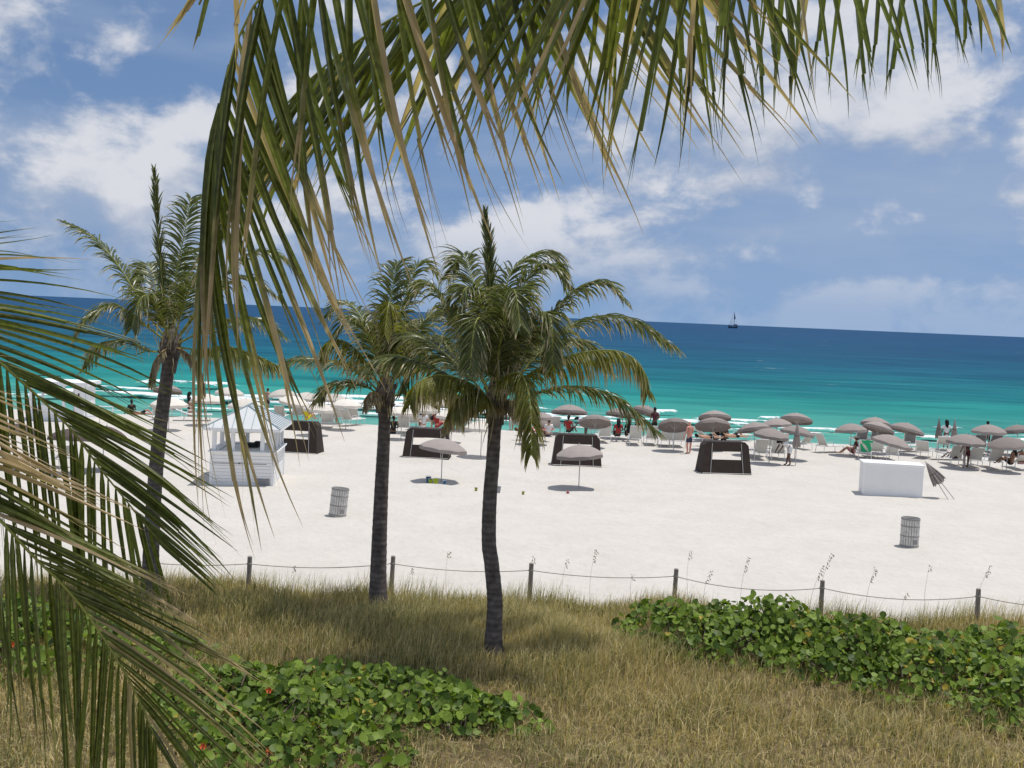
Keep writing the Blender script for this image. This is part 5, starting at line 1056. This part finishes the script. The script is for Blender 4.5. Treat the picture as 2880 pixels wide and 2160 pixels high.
# ------------------------------------------------------------------ sun loungers
def lounger_proto(ba):
    o = empty('sun_lounger'); L, w, h = 1.25, .60, .34; a = R(ba); bl = .72
    hinge = Vector((0, 0, h)); bt = hinge + Vector((0, -bl*math.cos(a), bl*math.sin(a)))
    fr = MB()
    for s in (-1, 1):
        x = s*w/2; fr.tube([(x, L, h-.01), (x, 0, h-.01), (x, -.28, h-.01)], .016, 6); fr.tube([(x, 0, h), (x, bt.y, bt.z)], .015, 6)
    fr.tube([(-w/2, L, h-.01), (w/2, L, h-.01)], .016, 6); fr.tube([(-w/2, bt.y, bt.z), (w/2, bt.y, bt.z)], .015, 6); fr.tube([(-w/2, -.28, h-.01), (w/2, -.28, h-.01)], .015, 6); obj('frame', fr, M['white_metal'], o)
    for y in (-.2, L-.15):
        for s in (-1, 1): b = MB(); b.tube([(s*w/2, y, h-.01), (s*w/2*1.04, y - (.05 if y < 0 else -.05), -.06)], .015, 6); obj('leg', b, M['white_metal'], o)
    for s in (-1, 1): b = MB(); b.tube([(s*w/2*1.05, -.12, h+.0), (s*w/2*1.08, -.02, h+.2), (s*w/2*1.08, .34, h+.2), (s*w/2*1.05, .4, h)], .014, 6); obj('armrest', b, M['white_metal'], o)
    b = MB(); n = 6
    for i in range(n+1): y = L*i/n; sg = -.03*math.sin(math.pi*i/n); b.v += [(-w/2+.01, y, h+.004+sg*.4), (0, y, h+.004+sg), (w/2-.01, y, h+.004+sg*.4)]
    for i in range(n): q = i*3; b.f += [(q, q+1, q+4, q+3), (q+1, q+2, q+5, q+4)]
    seat = obj('seat_sling', b, M['sling'], o)
    b = MB(); nrm = Vector((0, math.sin(a), math.cos(a)))
    for i in range(n+1):
        k = i/n; p = hinge.lerp(bt, k) + nrm*.004; sg = .035*math.sin(math.pi*k); b.v += [tuple(p + Vector((-w/2+.01, 0, 0)) - nrm*sg*.3), tuple(p - nrm*sg), tuple(p + Vector((w/2-.01, 0, 0)) - nrm*sg*.3)]
    for i in range(n): q = i*3; b.f += [(q, q+1, q+4, q+3), (q+1, q+2, q+5, q+4)]
    obj('back_sling', b, M['sling'], o)
    return o
lc = {}
for x, y, yw, ba, c, lab in LOUNGERS:
    key = (ba, c)
    if ba not in lc: o = lounger_proto(ba); lc[ba] = o
    else: o = copy_tree(lc[ba])
    for ch in o.children:
        if 'sling' in ch.name: ch.material_slots[0].link = 'OBJECT'; ch.material_slots[0].material = M['sling_dark'] if c == 'd' else M['sling']
    o.location = (x, y + .25, sz(x, y) + .02); o.rotation_euler = (0, 0, R(yw)); o.scale = (1.08, 1.08, 1.12); tag(o, lab, 'sun lounger', 'sun loungers facing the sea')
# towels over loungers
def towel(x, y, z, w, l, col, lab, drop=.5, rz=0):
    rg = random.Random(int(x*10)); mb = MB(); n = 8
    for i in range(n+1):
        for j in range(n+1):
            u, v = i/n*2-1, j/n*2-1; e = max(0, abs(u)-.55)/.45
            mb.v.append((u*w/2*(1-.12*e), v*l/2, -drop*e*e + .04*math.sin(u*5+v*4) + rg.uniform(-.008, .008)))
    for i in range(n):
        for j in range(n): a = i*(n+1)+j; mb.f.append((a, a+n+1, a+n+2, a+1))
    o = tag(obj('towel', mb.mesh('towel', True), M['c_'+col], None, (x, y, z)), lab, 'towel'); o.rotation_euler = (R(-50) if drop > .3 else 0, 0, rz); return o
tg = [l for l in LOUNGERS if 'green towel behind' in l[5] and l[3] == 58][0]
tw = towel(tg[0], tg[1] - .01, .76, .72, .80, 'green', 'bright green towel thrown over a lounger behind the storage box', .06); tw.rotation_euler = (R(122), 0, R(tg[2]))
tb = [l for l in LOUNGERS if 'light blue towel' in l[5]][0]; towel(tb[0]+.5, tb[1]+.3, .45, .62, 1.3, 'lightblue', 'light blue towel on the flat lounger right of the second cabana', .06, R(-70))
tp = [l for l in LOUNGERS if 'pink towel' in l[5]][0]; towel(tp[0]+.9, tp[1]+.3, .45, .62, .9, 'pink', 'pink towel on the flat lounger right of the middle trunk', .05, R(-70))

# ------------------------------------------------------------------ toys
for x, y, h, c, lab in TOYS:
    o = tag(empty('sand_bucket', (x, y, sz(x, y)-.02), x), lab, 'toy bucket', 'sand toys'); r_ = h*.42
    mb = MB(); mb.lathe([(r_*.72, 0), (r_, h), (r_*1.06, h), (r_*1.06, h-.02), (r_*.98, h-.021)], 12, cap0=True); mb.lathe([(r_*.9, h*.85), (r_*.7, .02)], 12, cap1=True); obj('tub', mb, M['c_'+c], o)
    hd = MB(); hd.tube([(r_*math.cos(a)*1.02, .05*r_, h + r_*.9*math.sin(a)*.6) for a in [math.pi*k/8 for k in range(9)]], .008, 4); obj('handle', hd, M['white'], o)
mb = MB(); mb.box((0, 0, .02), (.10, .16, .035)); mb.box((.0, .16, .03), (.03, .2, .02)); o = tag(obj('toy_spade', mb, M['c_red'], None, (2.4, 43.4, sz(2.4, 43.4)+.01)), 'small red toy spade lying below the lone umbrella', 'toy spade')

# ------------------------------------------------------------------ people
def skin_mesh(name, verts, edges, root=0):
    me = bpy.data.meshes.new(name); me.from_pydata([v[0] for v in verts], edges, []); o = bpy.data.objects.new(name, me); COL.objects.link(o)
    o.modifiers.new('s', 'SKIN').use_smooth_shade = True; sk = me.skin_vertices[0].data
    for i, v in enumerate(verts):
        r_ = v[1]; sk[i].radius = r_ if isinstance(r_, tuple) else (r_, r_); sk[i].use_root = (i == root)
    sb = o.modifiers.new('d', 'SUBSURF'); sb.levels = sb.render_levels = 1
    dg = bpy.context.evaluated_depsgraph_get(); m2 = bpy.data.meshes.new_from_object(o.evaluated_get(dg)); m2.name = name
    bpy.data.objects.remove(o); bpy.data.meshes.remove(me); return m2
def pose(kind):
    """joints in metres, facing +Y, origin under the support point"""
    V3 = Vector
    if kind in ('stand', 'bend'):
        hip = V3((0, 0, .92)); lk = V3((-.10, .04, .50)); rk = V3((.11, .0, .50)); la = V3((-.12, -.03, .09)); ra = V3((.14, .05, .09))
        if kind == 'stand': ch = V3((0, .0, 1.30)); nk = V3((0, .0, 1.50)); hd = V3((0, .03, 1.66)); el = [V3((-.27, -.03, 1.14)), V3((.30, .04, 1.15))]; wr = [V3((-.27, .10, .92)), V3((.26, .22, 1.02))]
        else: ch = V3((0, .27, 1.12)); nk = V3((0, .43, 1.20)); hd = V3((0, .56, 1.20)); el = [V3((-.22, .50, .92)), V3((.22, .52, .92))]; wr = [V3((-.16, .62, .72)), V3((.16, .64, .72))]
    elif kind == 'sit':
        hip = V3((0, 0, .12)); ch = V3((0, -.10, .50)); nk = V3((0, -.10, .70)); hd = V3((0, -.06, .86)); lk = V3((-.13, .42, .30)); rk = V3((.14, .40, .34)); la = V3((-.12, .72, .05)); ra = V3((.14, .64, .06)); el = [V3((-.28, -.08, .36)), V3((.28, -.06, .36))]; wr = [V3((-.20, .16, .28)), V3((.20, .18, .30))]
    else:
        hip = V3((0, 0, .11)); ch = V3((0, -.38, .14)); nk = V3((0, -.56, .18)); hd = V3((0, -.71, .22)); lk = V3((-.11, .42, .34)); rk = V3((.12, .44, .12)); la = V3((-.12, .74, .07)); ra = V3((.14, .86, .08)); el = [V3((-.32, -.34, .08)), V3((.32, -.34, .08))]; wr = [V3((-.30, -.08, .07)), V3((.30, -.08, .07))]
    return hip, ch, nk, hd, lk, rk, la, ra, el, wr
def build_pose(kind):
    hip, ch, nk, hd, lk, rk, la, ra, el, wr = pose(kind); f = Vector((0, 1, 0))
    sp = (ch-hip).normalized(); fwd = (f - sp*sp.dot(f)).normalized() if kind != 'lie' else Vector((0, 0, 1)); sd = Vector((1, 0, 0))
    hdv = (hd-nk).normalized(); face = fwd if kind != 'bend' else Vector((0, .5, -.85)).normalized()
    v = [(hip, (.155, .11)), (hip.lerp(ch, .45), (.135, .10)), (ch, (.165, .115)), (ch.lerp(nk, .72), (.12, .08)), (nk, .052), (nk.lerp(hd, .45), .058), (hd, (.078, .092)), (hd + hdv*.09, (.062, .075)), (hd + face*.085 - hdv*.012, .02)]
    e = [(0, 1), (1, 2), (2, 3), (3, 4), (4, 5), (5, 6), (6, 7), (6, 8)]
    def chain(start, pts):
        p = start
        for q, r_ in pts: v.append((q, r_)); e.append((p, len(v)-1)); p = len(v)-1
        return p
    foot = Vector((0, .16, -.045)) if kind != 'lie' else Vector((0, .07, .13))
    hands = []
    for s, k, a in ((-1, lk, la), (1, rk, ra)):
        hj = hip + sd*s*.095 - sp*.04
        chain(0, [(hj, .098), (hj.lerp(k, .5), .082), (k, .060), (k.lerp(a, .35), .058), (a, .040), (a + foot*.55 + Vector((0, 0, -.035)), .042), (a + foot + Vector((0, 0, -.02)), .028)])
    for i, s in ((0, -1), (1, 1)):
        sh = ch.lerp(nk, .62) + sd*s*.175; E, Wv = el[i], wr[i]; d = (Wv-E).normalized()
        chain(3, [(sh, .066), (sh.lerp(E, .5), .050), (E, .042), (E.lerp(Wv, .5), .037), (Wv, .028), (Wv + d*.06, (.038, .02)), (Wv + d*.085, (.034, .016))]); hands.append((Wv, d, s))
    body = skin_mesh('body_'+kind, v, e)
    # fingers and thumbs, rooted in the palm
    fb = MB()
    for Wv, d, s in hands:
        ac = d.cross(Vector((0, 1, .3))).normalized(); pl = d.cross(ac)
        for j, (off, L_) in enumerate(((-.027, .066), (-.009, .078), (.009, .074), (.026, .058))):
            b0 = Wv + d*.075 + ac*off; fb.tube([b0, b0 + d*L_*.55 + pl*.006, b0 + d*L_*.85 + pl*.026], [.0095, .0085, .006], 5)
        b0 = Wv + d*.03 + ac*.022*s; fb.tube([b0, b0 + ac*.03*s + d*.025, b0 + ac*.04*s + d*.06], [.011, .0095, .007], 5)
    bm = bmesh.new(); bm.from_mesh(body); tmp = fb.mesh('f', True); bm.from_mesh(tmp); bm.to_mesh(body); bm.free(); bpy.data.meshes.remove(tmp)
    tv = [(hip + sp*.03, (.17, .128)), (hip.lerp(ch, .45), (.155, .118)), (ch, (.182, .132)), (ch.lerp(nk, .72), (.138, .095)), (ch.lerp(nk, .9), .075)]; te = [(0, 1), (1, 2), (2, 3), (3, 4)]
    for i, s in ((0, -1), (1, 1)):
        sh = ch.lerp(nk, .62) + sd*s*.178; b = len(tv); tv += [(sh, .082), (sh.lerp(el[i], .62), .064)]; te += [(3, b), (b, b+1)]
    top = skin_mesh('top_'+kind, tv, te)
    bv = [(hip + sp*.10, (.165, .12)), (hip, (.178, .132))]; be = [(0, 1)]
    for s, k in ((-1, lk), (1, rk)): hj = hip + sd*s*.098 - sp*.04; b = len(bv); bv += [(hj, .115), (hj.lerp(k, .8), .092)]; be += [(1, b), (b, b+1)]
    bot = skin_mesh('shorts_'+kind, bv, be)
    def cap_mesh(sc, back, down, nm):
        bm = bmesh.new(); bmesh.ops.create_uvsphere(bm, u_segments=12, v_segments=8, radius=.118*sc)
        rot = hdv.to_track_quat('Z', 'Y').to_matrix().to_4x4() if kind in ('stand', 'sit') else (Matrix((sd, face.cross(sd)*-1 if False else hdv.cross(sd), hdv)).transposed().to_4x4())
        for q in bm.verts:
            q.co.z *= 1.02
            p = hd + hdv*.035 - face*.02*back + sd*q.co.x*.82 + hdv*(q.co.z) + face*q.co.y*.98
            rel = (p-hd)
            if rel.dot(face) > .05 and rel.dot(hdv) < .055: p -= face*(rel.dot(face)-.045)      # hairline above the brow
            if rel.dot(hdv) < -.02 and rel.dot(face) < .02: p -= hdv*down*abs(rel.dot(hdv))
            q.co = p
        m_ = bpy.data.meshes.new(nm); bm.to_mesh(m_); bm.free(); m_.polygons.foreach_set('use_smooth', [True]*len(m_.polygons)); return m_
    hair = cap_mesh(.98, 1, .2, 'hair'); bushy = cap_mesh(1.28, 1.6, 1.9, 'hair_long')
    hm = MB(); hm.lathe([(.02, .13), (.085, .125), (.10, .06), (.20, .045), (.205, .035), (.10, .035)], 14); hv = []
    ex = sd; ey = hdv.cross(sd)
    for x, y, z in hm.v: hv.append(tuple(hd + ex*x + ey*y + hdv*z))
    hm.v = hv; hat = hm.mesh('sun_hat')
    ey_ = MB(); 
    for s in (-1, 1): c0 = hd + sd*s*.032 + face*.082 + hdv*.012; ey_.box(c0, (.018, .012, .010))
    eyes = ey_.mesh('eyes')
    return dict(body=body, top=top, bottom=bot, hair=hair, bushy=bushy, hat=hat, eyes=eyes)
POSE = {k: build_pose(k) for k in ('stand', 'bend', 'sit', 'lie')}
def dressed(nm, me, m, parent):
    o = bpy.data.objects.new(nm, me); COL.objects.link(o); o.parent = parent
    if not me.materials: me.materials.append(m)
    o.material_slots[0].link = 'OBJECT'; o.material_slots[0].material = m; return o
for x, y, z, ps, yw, skin, hair, top, bot, lab in PEOPLE:
    g = sz(x, y) if y < 67 else (min(0, -.13*(y-67)) if y < 74 else SEA-.2)
    o = tag(empty('person', (x, y, g + max(0, z) + (.03 if ps in ('lie', 'sit') else .0)), R(yw)), lab, 'person'); P = POSE[ps]
    dressed('body', P['body'], M['s_'+skin], o)
    if top: dressed('shirt', P['top'], M['c_'+top], o)
    dressed('shorts', P['bottom'], M['c_'+bot], o)
    if hair == 'hat': dressed('hair', P['hair'], M['h_brown'], o); dressed('sun_hat', P['hat'], M['h_hat'], o)
    elif hair != 'bald': dressed('hair', P['bushy'] if hair == 'bushy' else P['hair'], M['h_'+hair], o)
    dressed('eyes', P['eyes'], M['dark'], o)

# ------------------------------------------------------------------ white stand behind the left fronds
def stand():
    o = tag(empty('beach_stand', (-25.6, 62.6, sz(-25.6, 62.6)-.02), R(4)), 'white open stand with a flat roof behind the left fronds', 'beach stand')
    w, d, h = 3.0, 2.0, 2.05
    b = MB(); b.box((0, 0, h+.1), (w+.5, d+.5, .2)); rf = obj('roof', b, M['white'], o)
    b = MB(); b.tube([(-1.2, -.8, h+.2), (-1.15, -.8, h+.5), (.1, -.8, h+.5), (.2, -.8, h+.2)], .03, 6); obj('roof_rail', b, M['dark'], rf)
    for sx in (-1, .25, 1):
        for sy in (-1, 1): b = MB(); b.box((sx*w/2*.96, sy*d/2*.95, h/2), (.13, .13, h)); obj('column', b, M['white'], o)
    b = MB(); b.box((w/2-.28, -d/2+.02, h/2), (.5, .05, h*.98)); b.box((w/2+.02, 0, h/2), (.05, d*.8, h*.98)); obj('wall_panel', b, M['white'], o)
    b = MB(); b.box((-.45, -d/2+.05, .45), (w*.62, .05, .9)); obj('counter_panel', b, M['white'], o)
    b = MB(); b.box((w/2-.3, -d/2-.012, 1.55), (.09, .012, .16)); obj('notice', b, M['dark'], o)
    rl = MB()
    for k in range(3): rl.tube([(w/2+.15, -d/2, .35+.3*k), (w/2+1.6, -d/2, .35+.3*k)], .025, 5)
    for k in range(3): rl.tube([(w/2+.15+.72*k, -d/2, -.05), (w/2+.15+.72*k, -d/2, 1.0)], .03, 5)
    obj('railing', rl, M['white'], o)
stand()
def tower():
    o = tag(empty('lifeguard_hut', (-37.2, 70.5, -.4), R(8)), 'blue hut with a yellow band at the left edge by the water', 'lifeguard hut'); w = 3.0
    for sx in (-1, 1):
        for sy in (-1, 1): b = MB(); b.box((sx*1.2, sy*1.0, .8), (.18, .18, 1.6)); obj('leg', b, M['c_navy'], o)
    b = MB(); b.box((0, 0, 1.65), (w+.8, 2.8, .12)); obj('deck', b, M['c_blue'], o)
    b = MB(); b.box((0, 0, 2.75), (w, 2.2, 2.05)); obj('cabin', b, M['c_blue'], o); b = MB(); b.box((0, -1.12, 3.15), (w+.03, .03, .28)); obj('yellow_band', b, M['c_yellow'], o)
    b = MB(); b.box((.3, -1.12, 2.55), (1.2, .03, .8)); obj('window', b, M['dark'], o)
    b = MB(); b.add([(-1.8, -1.5, 3.79), (1.8, -1.5, 3.79), (1.8, 1.5, 3.79), (-1.8, 1.5, 3.79), (0, 0, 4.5)], [(0, 1, 4), (1, 2, 4), (2, 3, 4), (3, 0, 4), (3, 2, 1, 0)]); obj('roof', b, M['c_blue'], o)
tower()

# ------------------------------------------------------------------ ship on the horizon
def ship():
    o = tag(empty('sailing_ship', (518, 2614, SEA), R(6)), 'small dark sailing ship with a tall mast on the horizon', 'ship'); h = MB(); n = 12; rows = []
    for i in range(n+1):
        t = i/n*2-1; wd = 3.2*(1-abs(t)**2.6)**.6 if abs(t) < 1 else .05; sh = 1.5*t*t
        rows.append([(t*12.2, -wd, 3.6+sh), (t*11.2, -wd*.8, .9), (t*10.6, 0, -1.2), (t*11.2, wd*.8, .9), (t*12.2, wd, 3.6+sh)])
    for r_ in rows: h.v += r_
    for i in range(n):
        for j in range(4): a = i*5+j; h.f.append((a, a+5, a+6, a+1))
        a = i*5; h.f.append((a, a+4, a+9, a+5))
    hm = plain('ship_hull_hazed', (.045, .07, .11), .6, .3); obj('hull', h, hm, o); wm = plain('ship_house_hazed', (.16, .20, .27), .6, .3)  # bluish dark colours put the distance haze into the ship's paint
    b = MB(); b.box((5.6, 0, 6.2), (8.5, 4, 3.6)); b.box((6.4, 0, 8.8), (5.5, 3.4, 1.8)); obj('deckhouse', b, wm, o); b = MB(); b.box((-9.2, 0, 6.2), (4.2, 3, 3)); obj('forecastle', b, wm, o)
    b = MB(); b.tube([(2.2, 0, 4), (2.2, 0, 38)], [.75, .35], 6); obj('mast', b, hm, o); b = MB(); b.tube([(-3.2, 0, 4), (-3.2, 0, 29)], [.5, .25], 6); obj('mast', b, hm, o); b = MB(); b.tube([(-7, 0, 4), (-7, 0, 17)], [.4, .2], 6); obj('mast', b, hm, o)
    b = MB(); b.add([(1.3, -.2, 20), (5.2, -.2, 22), (3.6, -.2, 31), (1.6, -.2, 33), (1.3, .2, 20), (5.2, .2, 22), (3.6, .2, 31), (1.6, .2, 33)], [(0, 1, 2, 3), (7, 6, 5, 4), (0, 4, 5, 1), (1, 5, 6, 2), (2, 6, 7, 3), (3, 7, 4, 0)]); obj('sail', b, hm, o)
    b = MB()
    for q in ((-11.5, 5), (11, 6)): b.tube([(2.2, 0, 36), (q[0], 0, q[1])], .10, 4)
    b.tube([(-3.2, 0, 28), (2.2, 0, 36)], .1, 4); obj('rigging', b, hm, o)
ship()
